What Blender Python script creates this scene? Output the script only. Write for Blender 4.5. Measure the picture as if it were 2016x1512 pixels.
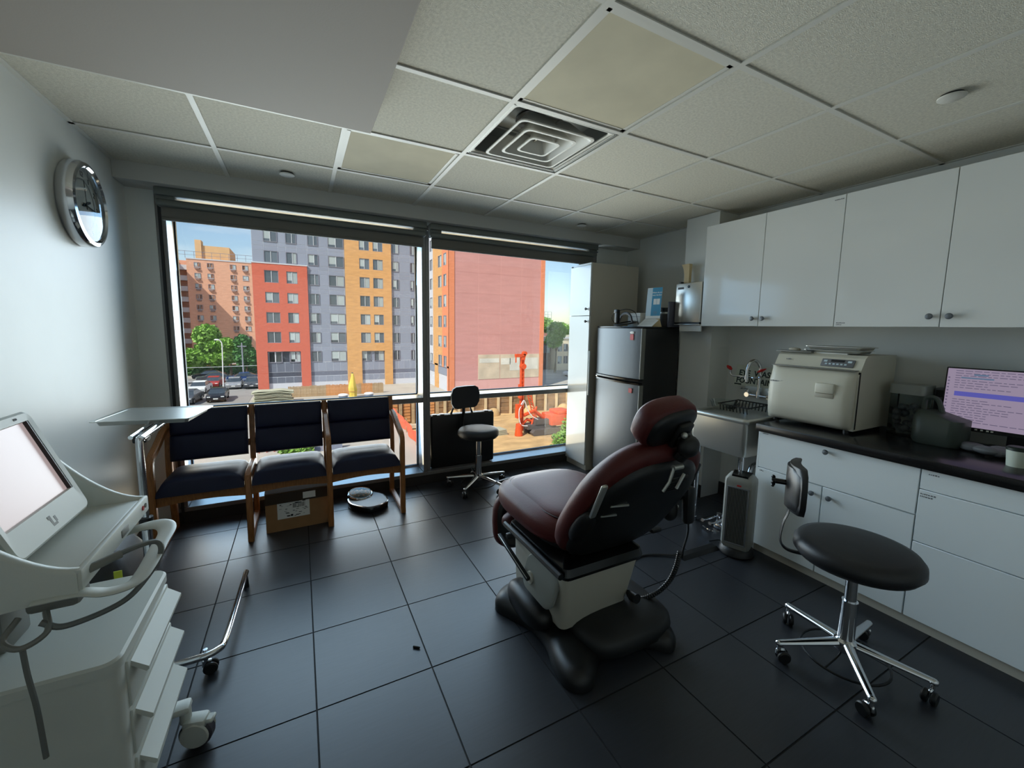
import bpy, bmesh, math, random
from mathutils import Vector, Matrix
R = math.radians
PI = math.pi
rnd = random.Random(7)
for o in list(bpy.data.objects):
    bpy.data.objects.remove(o)
C = bpy.context.scene.collection
sc = bpy.context.scene

# ---------------------------------------------------------------- camera, sky, sun, exposure
cam_data = bpy.data.cameras.new('camera')
cam = bpy.data.objects.new('camera', cam_data)
C.objects.link(cam)
cam_data.sensor_fit = 'HORIZONTAL'
cam_data.sensor_width = 36.0
cam_data.lens = 808.66 / 2016 * 36.0
cam_data.shift_x = -(1011.71 - 1008) / 2016
cam_data.shift_y = (738.05 - 756) / 2016
cam_data.clip_start = 0.02
cam_data.clip_end = 600
_r = Vector((0.88718926, -0.46112554, 0.01607661))
_u = Vector((0.03839424, 0.10850132, 0.99335459))
_f = Vector((0.4598055, 0.88067628, -0.11396577))
cm = Matrix((_r, _u, -_f)).transposed().to_4x4()
cm.translation = Vector((-0.8447, -2.8838, 1.4335))
cam.matrix_world = cm
sc.camera = cam

SUN_DIR = Vector((-0.62, -0.42, 0.78)).normalized()      # towards the sun
world = bpy.data.worlds.new('sky')
sc.world = world
world.use_nodes = True
wt = world.node_tree
wt.nodes.clear()
wo = wt.nodes.new('ShaderNodeOutputWorld')
wb = wt.nodes.new('ShaderNodeBackground')
wb.inputs['Strength'].default_value = 1.0
sky = wt.nodes.new('ShaderNodeTexSky')
sky.sky_type = 'NISHITA'
sky.sun_disc = False
sky.sun_elevation = math.asin(SUN_DIR.z)
sky.sun_rotation = math.atan2(SUN_DIR.x, SUN_DIR.y)
sky.air_density = 1.0
sky.dust_density = 0.6
sky.ozone_density = 1.0
skym = wt.nodes.new('ShaderNodeVectorMath')
skym.operation = 'SCALE'
skym.inputs['Scale'].default_value = 0.165
wt.links.new(sky.outputs[0], skym.inputs[0])
wc = wt.nodes.new('ShaderNodeTexCoord')
wm = wt.nodes.new('ShaderNodeMapping')
wm.inputs['Scale'].default_value = (1.6, 1.6, 6.0)
wm.inputs['Location'].default_value = (0.3, 1.1, 0.35)
wn = wt.nodes.new('ShaderNodeTexNoise')
wn.inputs['Scale'].default_value = 2.2
wn.inputs['Detail'].default_value = 7
wr = wt.nodes.new('ShaderNodeValToRGB')
wr.color_ramp.elements[0].position = 0.50
wr.color_ramp.elements[0].color = (0, 0, 0, 1)
wr.color_ramp.elements[1].position = 0.72
wr.color_ramp.elements[1].color = (0.8, 0.8, 0.8, 1)
wx = wt.nodes.new('ShaderNodeMixRGB')
wx.inputs[2].default_value = (0.95, 1.0, 1.05, 1)
wt.links.new(wc.outputs['Generated'], wm.inputs['Vector'])
wt.links.new(wm.outputs[0], wn.inputs['Vector'])
wt.links.new(wn.outputs['Fac'], wr.inputs[0])
wt.links.new(wr.outputs[0], wx.inputs[0])
wt.links.new(skym.outputs[0], wx.inputs[1])
wt.links.new(wx.outputs[0], wb.inputs['Color'])
wt.links.new(wb.outputs[0], wo.inputs[0])

sd = bpy.data.lights.new('sun', 'SUN')
sd.energy = 5.0
sd.angle = R(0.6)
sd.color = (1.0, 0.95, 0.86)
sun = bpy.data.objects.new('sun', sd)
C.objects.link(sun)
sun.location = (-20, -20, 40)
sun.rotation_euler = SUN_DIR.to_track_quat('Z', 'Y').to_euler()

# daylight: unseen area lights added in the two window openings to brighten the room
def daylight_fill(name, x0, x1, z0, z1, tilt, watt, col, spread):
    ld = bpy.data.lights.new(name, 'AREA')
    ld.shape = 'RECTANGLE'
    ld.size = x1 - x0
    ld.size_y = z1 - z0
    ld.energy = watt
    ld.color = col
    ld.spread = R(spread)
    lo = bpy.data.objects.new(name, ld)
    C.objects.link(lo)
    lo.location = ((x0 + x1) / 2, 0.985, (z0 + z1) / 2)
    lo.rotation_euler = (R(-90 + tilt), 0, 0)       # looks into the room, tilted down (+) or up (-)
    lo.visible_camera = False
    return lo
for wx0, wx1 in ((-1.60, 0.115), (0.18, 1.95)):
    daylight_fill('sky_fill_light', wx0, wx1, 0.14, 2.20, 8, 33, (0.36, 0.66, 1.0), 128)
    daylight_fill('ground_fill_light', wx0, wx1, 0.14, 2.20, -14, 30, (1.0, 0.86, 0.58), 128)

sc.view_settings.view_transform = 'Standard'
sc.view_settings.look = 'None'
sc.view_settings.exposure = 0.0
sc.view_settings.gamma = 1.0
sc.view_settings.use_curve_mapping = False
cy = sc.cycles
cy.max_bounces = 9
cy.diffuse_bounces = 6
cy.glossy_bounces = 4
cy.transmission_bounces = 4
cy.transparent_max_bounces = 10
cy.caustics_reflective = False
cy.caustics_refractive = False
cy.sample_clamp_indirect = 6
cy.use_denoising = True

# ---------------------------------------------------------------- materials
def lin(v):
    v = v / 255.0
    return v / 12.92 if v <= 0.04045 else ((v + 0.055) / 1.055) ** 2.4
def rgb(*c):
    return (lin(c[0]), lin(c[1]), lin(c[2]), 1)

def mat(name, col, rough=0.5, metal=0.0, spec=0.5, noise=None, bump=None, coat=0.0, stretch=None, rand=0.0, emit=None, dark=None, sheen=0.0):
    m = bpy.data.materials.new(name)
    m.use_nodes = True
    t = m.node_tree
    b = t.nodes['Principled BSDF']
    b.inputs['Base Color'].default_value = col
    b.inputs['Roughness'].default_value = rough
    b.inputs['Metallic'].default_value = metal
    b.inputs['Specular IOR Level'].default_value = spec
    if coat:
        b.inputs['Coat Weight'].default_value = coat
        b.inputs['Coat Roughness'].default_value = 0.06
    if sheen:
        b.inputs['Sheen Weight'].default_value = sheen
    if emit:
        b.inputs['Emission Color'].default_value = emit[0]
        b.inputs['Emission Strength'].default_value = emit[1]
    vec = None
    if noise or bump or stretch:
        tc = t.nodes.new('ShaderNodeTexCoord')
        mp = t.nodes.new('ShaderNodeMapping')
        if stretch:
            mp.inputs['Scale'].default_value = stretch
        t.links.new(tc.outputs['Object'], mp.inputs['Vector'])
        vec = mp.outputs[0]
    src = None
    if noise:
        n = t.nodes.new('ShaderNodeTexNoise')
        n.inputs['Scale'].default_value = noise[0]
        n.inputs['Detail'].default_value = 6
        t.links.new(vec, n.inputs['Vector'])
        rp = t.nodes.new('ShaderNodeValToRGB')
        d = dark if dark else tuple(x * (1 - noise[1]) for x in col[:3]) + (1,)
        l = tuple(min(1, x * (1 + noise[1])) for x in col[:3]) + (1,)
        rp.color_ramp.elements[0].position = 0.34
        rp.color_ramp.elements[0].color = d
        rp.color_ramp.elements[1].position = 0.66
        rp.color_ramp.elements[1].color = l
        t.links.new(n.outputs['Fac'], rp.inputs[0])
        src = rp.outputs[0]
    if rand:
        oi = t.nodes.new('ShaderNodeObjectInfo')
        hs = t.nodes.new('ShaderNodeHueSaturation')
        mr = t.nodes.new('ShaderNodeMapRange')
        mr.inputs['To Min'].default_value = 1 - rand
        mr.inputs['To Max'].default_value = 1 + rand
        t.links.new(oi.outputs['Random'], mr.inputs['Value'])
        t.links.new(mr.outputs[0], hs.inputs['Value'])
        if src:
            t.links.new(src, hs.inputs['Color'])
        else:
            hs.inputs['Color'].default_value = col
        src = hs.outputs[0]
    if src:
        t.links.new(src, b.inputs['Base Color'])
    if bump:
        n2 = t.nodes.new('ShaderNodeTexNoise')
        n2.inputs['Scale'].default_value = bump[0]
        n2.inputs['Detail'].default_value = 4
        t.links.new(vec, n2.inputs['Vector'])
        bp = t.nodes.new('ShaderNodeBump')
        bp.inputs['Strength'].default_value = bump[1]
        bp.inputs['Distance'].default_value = 0.004
        t.links.new(n2.outputs['Fac'], bp.inputs['Height'])
        t.links.new(bp.outputs[0], b.inputs['Normal'])
    return m

def glass_mat(name, tint=(0.93, 0.97, 0.96, 1), rough=0.0, ior=1.45, boost=0.0):
    m = bpy.data.materials.new(name)
    m.use_nodes = True
    t = m.node_tree
    t.nodes.clear()
    o = t.nodes.new('ShaderNodeOutputMaterial')
    a = t.nodes.new('ShaderNodeBsdfTransparent')
    a.inputs[0].default_value = tint
    g = t.nodes.new('ShaderNodeBsdfGlossy')
    g.inputs['Roughness'].default_value = rough
    f = t.nodes.new('ShaderNodeFresnel')
    f.inputs['IOR'].default_value = ior
    x = t.nodes.new('ShaderNodeMixShader')
    if boost:
        ad = t.nodes.new('ShaderNodeMath')
        ad.inputs[1].default_value = boost
        ad.use_clamp = True
        t.links.new(f.outputs[0], ad.inputs[0])
        t.links.new(ad.outputs[0], x.inputs[0])
    else:
        t.links.new(f.outputs[0], x.inputs[0])
    t.links.new(a.outputs[0], x.inputs[1])
    t.links.new(g.outputs[0], x.inputs[2])
    t.links.new(x.outputs[0], o.inputs[0])
    return m

M = {}
M['wall'] = mat('wall_paint', rgb(220, 222, 218), 0.42, noise=(3, 0.02), bump=(220, 0.05))
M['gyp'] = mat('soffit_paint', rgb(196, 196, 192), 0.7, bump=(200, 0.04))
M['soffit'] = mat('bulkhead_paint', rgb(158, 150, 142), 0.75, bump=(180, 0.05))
M['ctile'] = mat('ceiling_tile_fibre', rgb(214, 210, 196), 0.9, noise=(90, 0.10), bump=(260, 0.5), rand=0.03)
M['tbar'] = mat('grid_white_enamel', rgb(214, 212, 204), 0.45)
M['lens'] = mat('light_lens_acrylic', rgb(206, 198, 174), 0.75, spec=0.2, noise=(4, 0.06))
M['ftile'] = mat('floor_tile_porcelain', rgb(42, 44, 50), 0.40, spec=0.70, noise=(14, 0.10), bump=(60, 0.03), stretch=(0.6, 8, 1), rand=0.06)
M['grout'] = mat('grout', rgb(26, 26, 28), 0.8)
M['frame'] = mat('aluminium_frame', rgb(128, 126, 124), 0.38, 0.35, noise=(40, 0.05))
M['frame_d'] = mat('dark_gasket', rgb(28, 28, 30), 0.6)
M['base'] = mat('rubber_and_shade_base', rgb(40, 36, 34), 0.55)
M['blind'] = mat('blind_fabric', rgb(116, 114, 108), 0.85, bump=(500, 0.15))
M['blindm'] = mat('blind_cassette', rgb(112, 116, 112), 0.5, 0.1)
M['glass'] = glass_mat('window_glass', (0.93, 0.96, 0.96, 1))
M['clear'] = glass_mat('clear_plastic', (0.80, 0.85, 0.84, 1), 0.05, 1.35)
M['clock_glass'] = glass_mat('clock_crystal', (0.94, 0.95, 0.95, 1), 0.02, 1.28)
M['chrome'] = mat('chrome', rgb(214, 216, 220), 0.10, 1.0)
M['steel'] = mat('stainless_steel', rgb(196, 196, 190), 0.30, 0.75, bump=(30, 0.02), stretch=(1, 1, 30))
M['steel_b'] = mat('brushed_steel', rgb(112, 117, 122), 0.45, 0.6, noise=(60, 0.05), stretch=(1, 40, 0.3))
M['white'] = mat('gloss_white_laminate', rgb(226, 228, 226), 0.10, coat=0.5, noise=(2, 0.01))
M['white_m'] = mat('satin_white_laminate', rgb(232, 238, 240), 0.32, noise=(2, 0.01))
M['panel'] = mat('cabinet_side_laminate', rgb(196, 190, 176), 0.45)
M['granite'] = mat('black_granite', rgb(22, 21, 22), 0.22, noise=(230, 0.9), dark=(0.003, 0.003, 0.003, 1))
M['black'] = mat('black_plastic', rgb(16, 16, 17), 0.42, bump=(300, 0.06))
M['blackg'] = mat('black_gloss', rgb(10, 10, 11), 0.16)
M['black_v'] = mat('black_vinyl', rgb(30, 30, 33), 0.48, bump=(260, 0.12))
M['navy'] = mat('navy_vinyl', rgb(20, 24, 50), 0.50, spec=0.3, bump=(180, 0.10), noise=(9, 0.10))
M['oak'] = mat('oak_wood', rgb(150, 98, 52), 0.42, noise=(24, 0.24), stretch=(6, 6, 0.7), bump=(60, 0.05))
M['red'] = mat('burgundy_vinyl', rgb(80, 28, 26), 0.5, spec=0.35, noise=(7, 0.12), bump=(120, 0.14))
M['redseam'] = mat('burgundy_piping', rgb(48, 20, 20), 0.5)
M['cream'] = mat('cream_plastic', rgb(206, 202, 186), 0.42)
M['cream_d'] = mat('cream_shadow_plastic', rgb(168, 162, 146), 0.5)
M['cart'] = mat('cart_grey_plastic', rgb(198, 200, 192), 0.48, bump=(300, 0.04))
M['cart_d'] = mat('cart_dark_grey', rgb(120, 120, 114), 0.55)
M['rubber_g'] = mat('grey_rubber_cable', rgb(104, 106, 102), 0.6)
M['chair_w'] = mat('pedestal_light_grey', rgb(186, 182, 168), 0.4)
M['chair_p'] = mat('pedestal_plate_grey', rgb(140, 142, 136), 0.5)
M['card'] = mat('corrugated_cardboard', rgb(150, 112, 74), 0.85, noise=(20, 0.06))
M['paper'] = mat('white_paper', rgb(226, 226, 222), 0.7)
M['ink'] = mat('black_ink', rgb(20, 20, 22), 0.6)
M['inkg'] = mat('grey_ink', rgb(110, 112, 116), 0.6)
M['redp'] = mat('red_plastic', rgb(186, 28, 26), 0.4)
M['redsq'] = mat('red_sticker', rgb(176, 40, 40), 0.5)
M['teal'] = mat('blue_print', rgb(40, 132, 168), 0.5)
M['paleblue'] = mat('pale_blue_print', rgb(196, 214, 222), 0.5)
M['signw'] = mat('sign_cream', rgb(206, 212, 198), 0.5)
M['signk'] = mat('sign_green_black', rgb(18, 34, 26), 0.5)
M['beige'] = mat('beige_card', rgb(206, 184, 140), 0.6)
M['lime'] = mat('lime_tag', rgb(196, 206, 60), 0.6)
M['scr_cart'] = mat('lit_lcd_pale', rgb(30, 28, 28), 0.25, emit=((0.50, 0.40, 0.395, 1), 0.72))
M['scr'] = mat('lit_lcd_lavender', rgb(30, 28, 32), 0.3, emit=((0.32, 0.26, 0.36, 1), 0.85))
M['scr_bar'] = mat('lit_lcd_blue', rgb(20, 20, 40), 0.3, emit=((0.10, 0.10, 0.42, 1), 0.85))
M['scr_txt'] = mat('lit_lcd_grey', rgb(20, 20, 24), 0.3, emit=((0.13, 0.11, 0.18, 1), 0.85))
M['scr_txt2'] = mat('lit_lcd_steel', rgb(20, 20, 24), 0.3, emit=((0.11, 0.17, 0.27, 1), 0.85))
M['face'] = mat('clock_face', rgb(220, 218, 206), 0.6)

# ---------------------------------------------------------------- mesh helpers
class MB:
    def __init__(s):
        s.v = []
        s.f = []
    def add(s, vs, fs, T=None):
        k = len(s.v)
        if T is not None:
            vs = [tuple(T @ Vector(v)) for v in vs]
        s.v += [tuple(v) for v in vs]
        s.f += [tuple(i + k for i in f) for f in fs]
        return s
    def box(s, x0, x1, y0, y1, z0, z1, T=None):
        vs = [(x0, y0, z0), (x1, y0, z0), (x1, y1, z0), (x0, y1, z0), (x0, y0, z1), (x1, y0, z1), (x1, y1, z1), (x0, y1, z1)]
        return s.add(vs, [(3, 2, 1, 0), (4, 5, 6, 7), (0, 1, 5, 4), (1, 2, 6, 5), (2, 3, 7, 6), (3, 0, 4, 7)], T)
    def rbox(s, x0, x1, y0, y1, z0, z1, r=0.01, seg=2, T=None):
        b = bmesh.new()
        bmesh.ops.create_cube(b, size=1)
        for v in b.verts:
            v.co = Vector(((x0 + x1) / 2 + v.co.x * (x1 - x0), (y0 + y1) / 2 + v.co.y * (y1 - y0), (z0 + z1) / 2 + v.co.z * (z1 - z0)))
        r = min(r, (x1 - x0) * .49, (y1 - y0) * .49, (z1 - z0) * .49)
        bmesh.ops.bevel(b, geom=b.edges[:], offset=r, segments=seg, profile=0.5, affect='EDGES')
        b.verts.index_update()
        s.add([v.co[:] for v in b.verts], [[v.index for v in f.verts] for f in b.faces], T)
        b.free()
        return s
    def loft(s, rings, cap=True, closed=True, T=None):
        n = len(rings[0])
        vs = [p for r in rings for p in r]
        fs = []
        for i in range(len(rings) - 1):
            for j in range(n if closed else n - 1):
                a, b = i * n + j, i * n + (j + 1) % n
                fs.append((a, b, b + n, a + n))
        if cap:
            fs.append(tuple(range(n))[::-1])
            fs.append(tuple((len(rings) - 1) * n + j for j in range(n)))
        return s.add(vs, fs, T)
    def tube(s, pts, r, n=10, smooth=0, closed=False, flat=1.0, cap=True, up=None):
        P = [Vector(p) for p in pts]
        if smooth:
            P = catmull(P, smooth, closed)
        rr = r if isinstance(r, (list, tuple)) else None
        rings = []
        N = None
        L = len(P)
        for i, p in enumerate(P):
            if closed:
                t = P[(i + 1) % L] - P[i - 1]
            else:
                t = P[min(i + 1, L - 1)] - P[max(i - 1, 0)]
            if t.length < 1e-9:
                t = Vector((0, 0, 1))
            t.normalize()
            if N is None:
                a = Vector(up) if up else (Vector((0, 0, 1)) if abs(t.z) < 0.9 else Vector((1, 0, 0)))
                N = (a - t * a.dot(t)).normalized()
            else:
                N = (N - t * N.dot(t)).normalized()
            B = t.cross(N)
            q = rr[min(i, len(rr) - 1)] if rr else r
            rings.append([p + N * (q * flat * math.cos(2 * PI * k / n)) + B * (q * math.sin(2 * PI * k / n)) for k in range(n)])
        if closed:
            rings.append(rings[0])
            return s.loft(rings, cap=False)
        return s.loft(rings, cap=cap)
    def cyl(s, p0, p1, r0, r1=None, n=16, cap=True):
        p0, p1 = Vector(p0), Vector(p1)
        r1 = r0 if r1 is None else r1
        t = (p1 - p0).normalized()
        a = Vector((0, 0, 1)) if abs(t.z) < 0.9 else Vector((1, 0, 0))
        N = (a - t * a.dot(t)).normalized()
        B = t.cross(N)
        rg = lambda p, r: [p + N * (r * math.cos(2 * PI * k / n)) + B * (r * math.sin(2 * PI * k / n)) for k in range(n)]
        return s.loft([rg(p0, r0), rg(p1, r1)], cap)
    def lathe(s, prof, c=(0, 0, 0), n=24, T=None, cap=True):
        rings = [[(c[0] + r * math.cos(2 * PI * k / n), c[1] + r * math.sin(2 * PI * k / n), c[2] + z) for k in range(n)] for r, z in prof]
        return s.loft(rings, cap, T=T)
    def prism(s, poly, z0, z1, T=None):
        return s.loft([[(x, y, z0) for x, y in poly], [(x, y, z1) for x, y in poly]], True, T=T)
    def sup(s, c, h, e1=0.5, e2=0.5, nu=28, nv=14, T=None):
        sg = lambda w, e: math.copysign(abs(w) ** e, w)
        rings = []
        for j in range(nv + 1):
            ph = -PI / 2 + PI * j / nv
            ph = max(-PI / 2 + 0.02, min(PI / 2 - 0.02, ph))
            rings.append([(c[0] + h[0] * sg(math.cos(ph), e1) * sg(math.cos(2 * PI * k / nu), e2),
                           c[1] + h[1] * sg(math.cos(ph), e1) * sg(math.sin(2 * PI * k / nu), e2),
                           c[2] + h[2] * sg(math.sin(ph), e1)) for k in range(nu)])
        return s.loft(rings, True, T=T)

def catmull(P, n, closed=False):
    out = []
    L = len(P)
    rng = range(L) if closed else range(L - 1)
    for i in rng:
        p0 = P[i - 1] if (closed or i > 0) else P[0] * 2 - P[1]
        p1, p2 = P[i], P[(i + 1) % L]
        p3 = P[(i + 2) % L] if (closed or i + 2 < L) else P[-1] * 2 - P[-2]
        for k in range(n):
            t = k / n
            out.append(0.5 * ((2 * p1) + (p2 - p0) * t + (2 * p0 - 5 * p1 + 4 * p2 - p3) * t * t + (3 * p1 - p0 - 3 * p2 + p3) * t ** 3))
    if not closed:
        out.append(P[-1].copy())
    return out

def root_of(o):
    while o.parent:
        o = o.parent
    return o

def mesh(mb, name, m, ang=38, smooth=True):
    me = bpy.data.meshes.new(name)
    me.from_pydata(mb.v, [], mb.f)
    b = bmesh.new()
    b.from_mesh(me)
    bmesh.ops.recalc_face_normals(b, faces=b.faces[:])
    b.to_mesh(me)
    b.free()
    if smooth:
        me.polygons.foreach_set('use_smooth', [True] * len(me.polygons))
        me.set_sharp_from_angle(angle=R(ang))
    if m:
        me.materials.append(M[m] if isinstance(m, str) else m)
    return me

def part(name, mb, m, parent=None, label=None, ang=38, smooth=True, local=False):
    """one mesh object; coordinates are world ones unless local"""
    if parent is not None and not local:
        inv = root_of(parent).matrix_basis.inverted()
        mb.v = [tuple(inv @ Vector(v)) for v in mb.v]
    o = bpy.data.objects.new(name, mesh(mb, name, m, ang, smooth))
    C.objects.link(o)
    if parent is not None:
        o.parent = parent
    if label:
        o['label'] = label
    return o

def inst(name, me, parent, loc=(0, 0, 0), rz=0, m=None):
    o = bpy.data.objects.new(name, me)
    C.objects.link(o)
    o.location = loc
    o.rotation_euler = (0, 0, rz)
    if parent is not None:
        o.parent = parent
    if m:
        o.material_slots[0].link = 'OBJECT'
        o.material_slots[0].material = M[m] if isinstance(m, str) else m
    return o

def tag(o, label, cat, group=None):
    o['label'] = label
    o['category'] = cat
    if group:
        o['group'] = group
    return o

def thing(name, label, cat, loc=(0, 0, 0), rz=0, group=None):
    o = bpy.data.objects.new(name, None)
    o.empty_display_size = 0.1
    C.objects.link(o)
    o.location = loc
    o.rotation_euler = (0, 0, rz)
    tag(o, label, cat, group)
    o.matrix_basis = Matrix.Translation(loc) @ Matrix.Rotation(rz, 4, 'Z')
    return o

def struct(name, mb=None, m=None, **k):
    if mb is None:
        o = bpy.data.objects.new(name, None)
        o.empty_display_size = 0.1
        C.objects.link(o)
    else:
        o = part(name, mb, m, **k)
    o['kind'] = 'structure'
    return o

def dup(root, loc=None, rz=None, label=None, mats=None):
    r = root.copy()
    C.objects.link(r)
    if loc is not None:
        r.location = loc
    if rz is not None:
        r.rotation_euler = (0, 0, rz)
    if label:
        r['label'] = label
    for ch in root.children:
        c = ch.copy()
        C.objects.link(c)
        c.parent = r
        for g in ch.children:
            d = g.copy()
            C.objects.link(d)
            d.parent = c
    return r

def txt(name, s, size, m, T, parent, ext=0.0006, align='CENTER', sx=1.0, shear=0.0, bold=0.0):
    """flat lettering as a mesh part; T places it (local XY plane, facing +Z)"""
    cu = bpy.data.curves.new(name, 'FONT')
    cu.body = s
    cu.size = size
    cu.align_x = align
    cu.align_y = 'CENTER'
    cu.extrude = ext
    cu.shear = shear
    cu.offset = bold
    cu.resolution_u = 3
    tmp = bpy.data.objects.new(name, cu)
    C.objects.link(tmp)
    dg = bpy.context.evaluated_depsgraph_get()
    me = bpy.data.meshes.new_from_object(tmp.evaluated_get(dg))
    bpy.data.objects.remove(tmp)
    bpy.data.curves.remove(cu)
    inv = root_of(parent).matrix_basis.inverted() if parent else Matrix()
    for v in me.vertices:
        p = v.co.copy()
        p.x *= sx
        v.co = inv @ (T @ p)
    me.name = name
    me.materials.clear()
    me.materials.append(M[m])
    o = bpy.data.objects.new(name, me)
    C.objects.link(o)
    o.parent = parent
    return o

def axes(o, x, y, z):
    """matrix with the given local axes"""
    m = Matrix((Vector(x).normalized(), Vector(y).normalized(), Vector(z).normalized())).transposed().to_4x4()
    m.translation = Vector(o)
    return m
FACE_NX = lambda x, y, z: axes((x, y, z), (0, -1, 0), (0, 0, 1), (-1, 0, 0))   # lettering on a face looking to -x
FACE_PX = lambda x, y, z: axes((x, y, z), (0, 1, 0), (0, 0, 1), (1, 0, 0))
FACE_NY = lambda x, y, z: axes((x, y, z), (1, 0, 0), (0, 0, 1), (0, -1, 0))

# ================================================================ the room
XL, XR, YW, YB, ZC = -1.80, 2.42, 0.70, -4.10, 2.388
struct('wall_left', MB().box(XL - 0.15, XL, YB - 0.15, 0.95, -0.06, 2.75), 'wall')
struct('wall_right', MB().box(XR, XR + 0.15, YB - 0.15, 0.95, -0.06, 2.75), 'wall')
struct('wall_back', MB().box(XL, XR, YB - 0.15, YB, -0.06, 2.75), 'wall')
wf = MB()
wf.box(XL, -1.656, YW, 0.95, 0.0, 2.75)
wf.box(2.0, XR, YW, 0.95, 0.0, 2.75)
wf.box(-1.656, 2.0, YW, 0.95, 2.33, 2.75)
struct('wall_front', wf, 'wall')
struct('wall_column', MB().box(2.18, XR, -0.612, -0.295, 0.0, ZC), 'wall')
struct('baseboard_front', MB().box(-1.656, 2.0, YW - 0.004, 0.95, 0.0, 0.078), 'base')  # brown-black colour stands in for the backlit shade on this curb
bb = MB()
bb.box(XR - 0.012, XR, -1.33, -0.612, 0, 0.11)
bb.box(2.168, 2.18, -0.612, -0.30, 0, 0.11)
struct('baseboard_right', bb, 'base')
struct('baseboard_left', MB().box(XL, XL + 0.01, YB, YW, 0, 0.1), 'base')

# floor: every porcelain tile is a piece
fl = struct('floor')
part('grout_bed', MB().box(XL - 0.15, XR + 0.15, YB - 0.15, 0.95, -0.06, -0.003), 'grout', fl)
FP = 0.4405
cache = {}
for i in range(-3, 9):
    for j in range(-9, 5):
        x0, x1 = -0.84 + i * FP, -0.84 + (i + 1) * FP
        y0, y1 = -0.886 + j * FP, -0.886 + (j + 1) * FP
        x0, x1, y0, y1 = max(x0, XL), min(x1, XR), max(y0, YB), min(y1, YW)
        if x1 - x0 < 0.02 or y1 - y0 < 0.02:
            continue
        w, h = round(x1 - x0 - 0.003, 4), round(y1 - y0 - 0.003, 4)
        if (w, h) not in cache:
            t = MB().box(-w / 2, w / 2, -h / 2, h / 2, -0.02, -0.0012)
            t.v[4:] = [(x * (1 - 0.0016 / w * 2), y * (1 - 0.0016 / h * 2), 0.0) for x, y, z in t.v[4:]]
            cache[(w, h)] = mesh(t, 'floor_tile', 'ftile', smooth=False)
        inst('floor_tile', cache[(w, h)], fl, ((x0 + x1) / 2, (y0 + y1) / 2, rnd.uniform(-0.0006, 0)))

# ceiling: suspended grid, every tile a piece
cl = struct('ceiling')
part('ceiling_deck', MB().box(XL - 0.15, XR + 0.15, YB - 0.15, 0.95, 2.70, 2.78), 'soffit', cl)
CP = 0.6096
XS = [XL] + [k * CP for k in range(-2, 4)] + [XR]
YS = [YB] + [-k * CP for k in range(6, -1, -1)] + [0.505]
LIGHTS = [(3, 4), (2, 6)]     # column, row of the troffer lenses
cache = {}
for i in range(len(XS) - 1):
    for j in range(len(YS) - 1):
        x0, x1, y0, y1 = XS[i], XS[i + 1], YS[j], YS[j + 1]
        if (round(x0, 3), round(y0, 3)) in ((0.0, -1.219), (0.0, -1.829), (-0.61, -0.61)):
            continue
        if x1 < -0.5 and y1 < -0.85:
            continue                      # above the gypsum bulkhead
        w, h = round(x1 - x0 - 0.004, 4), round(y1 - y0 - 0.004, 4)
        if (w, h) not in cache:
            cache[(w, h)] = mesh(MB().box(-w / 2, w / 2, -h / 2, h / 2, 0, 0.016), 'ceiling_tile', 'ctile', smooth=False)
        inst('ceiling_tile', cache[(w, h)], cl, ((x0 + x1) / 2, (y0 + y1) / 2, ZC + 0.005))
for x in XS[1:-1]:
    part('grid_bar', MB().box(x - 0.012, x + 0.012, YB, 0.505, ZC - 0.0005, ZC + 0.0045), 'tbar', cl, smooth=False)
for y in YS[1:-1]:
    part('grid_bar', MB().box(XL, XR, y - 0.012, y + 0.012, ZC, ZC + 0.0048), 'tbar', cl, smooth=False)
pg = MB()
pg.box(XR - 0.022, XR, YB, 0.505, ZC, ZC + 0.0045).box(XL, XL + 0.022, YB, 0.505, ZC, ZC + 0.0045)
part('edge_angle', pg, 'tbar', cl, smooth=False)
struct('trim_1', MB().rbox(XL, XR, 0.505, 0.95, 2.29, 2.70, 0.004), 'gyp', smooth=False)
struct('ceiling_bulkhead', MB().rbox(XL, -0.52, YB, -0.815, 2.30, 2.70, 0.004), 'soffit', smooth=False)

# troffer lights (switched off)
def troffer(x0, y0, label):
    t = thing('ceiling_light', label, 'ceiling light', (x0 + CP / 2, y0 + CP / 2, ZC + 0.003))
    a, b, c, d = x0 + 0.0105, x0 + CP - 0.0105, y0 + 0.0105, y0 + CP - 0.0105
    f = MB()
    f.box(a, b, c, c + 0.022, ZC + 0.0055, ZC + 0.05).box(a, b, d - 0.022, d, ZC + 0.0055, ZC + 0.05)
    f.box(a, a + 0.022, c, d, ZC + 0.0055, ZC + 0.05).box(b - 0.022, b, c, d, ZC + 0.0055, ZC + 0.05)
    part('frame', f, 'tbar', t, smooth=False)
    part('diffuser', MB().box(a + 0.022, b - 0.022, c + 0.022, d - 0.022, ZC + 0.007, ZC + 0.011), 'lens', t, smooth=False)
troffer(0.0, -3 * CP, 'unlit square light panel with smudged lens above the exam chair, next to the air vent')
troffer(-CP, -CP, 'unlit light panel with grey dust marks on its lens, at the bulkhead corner near window')

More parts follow.
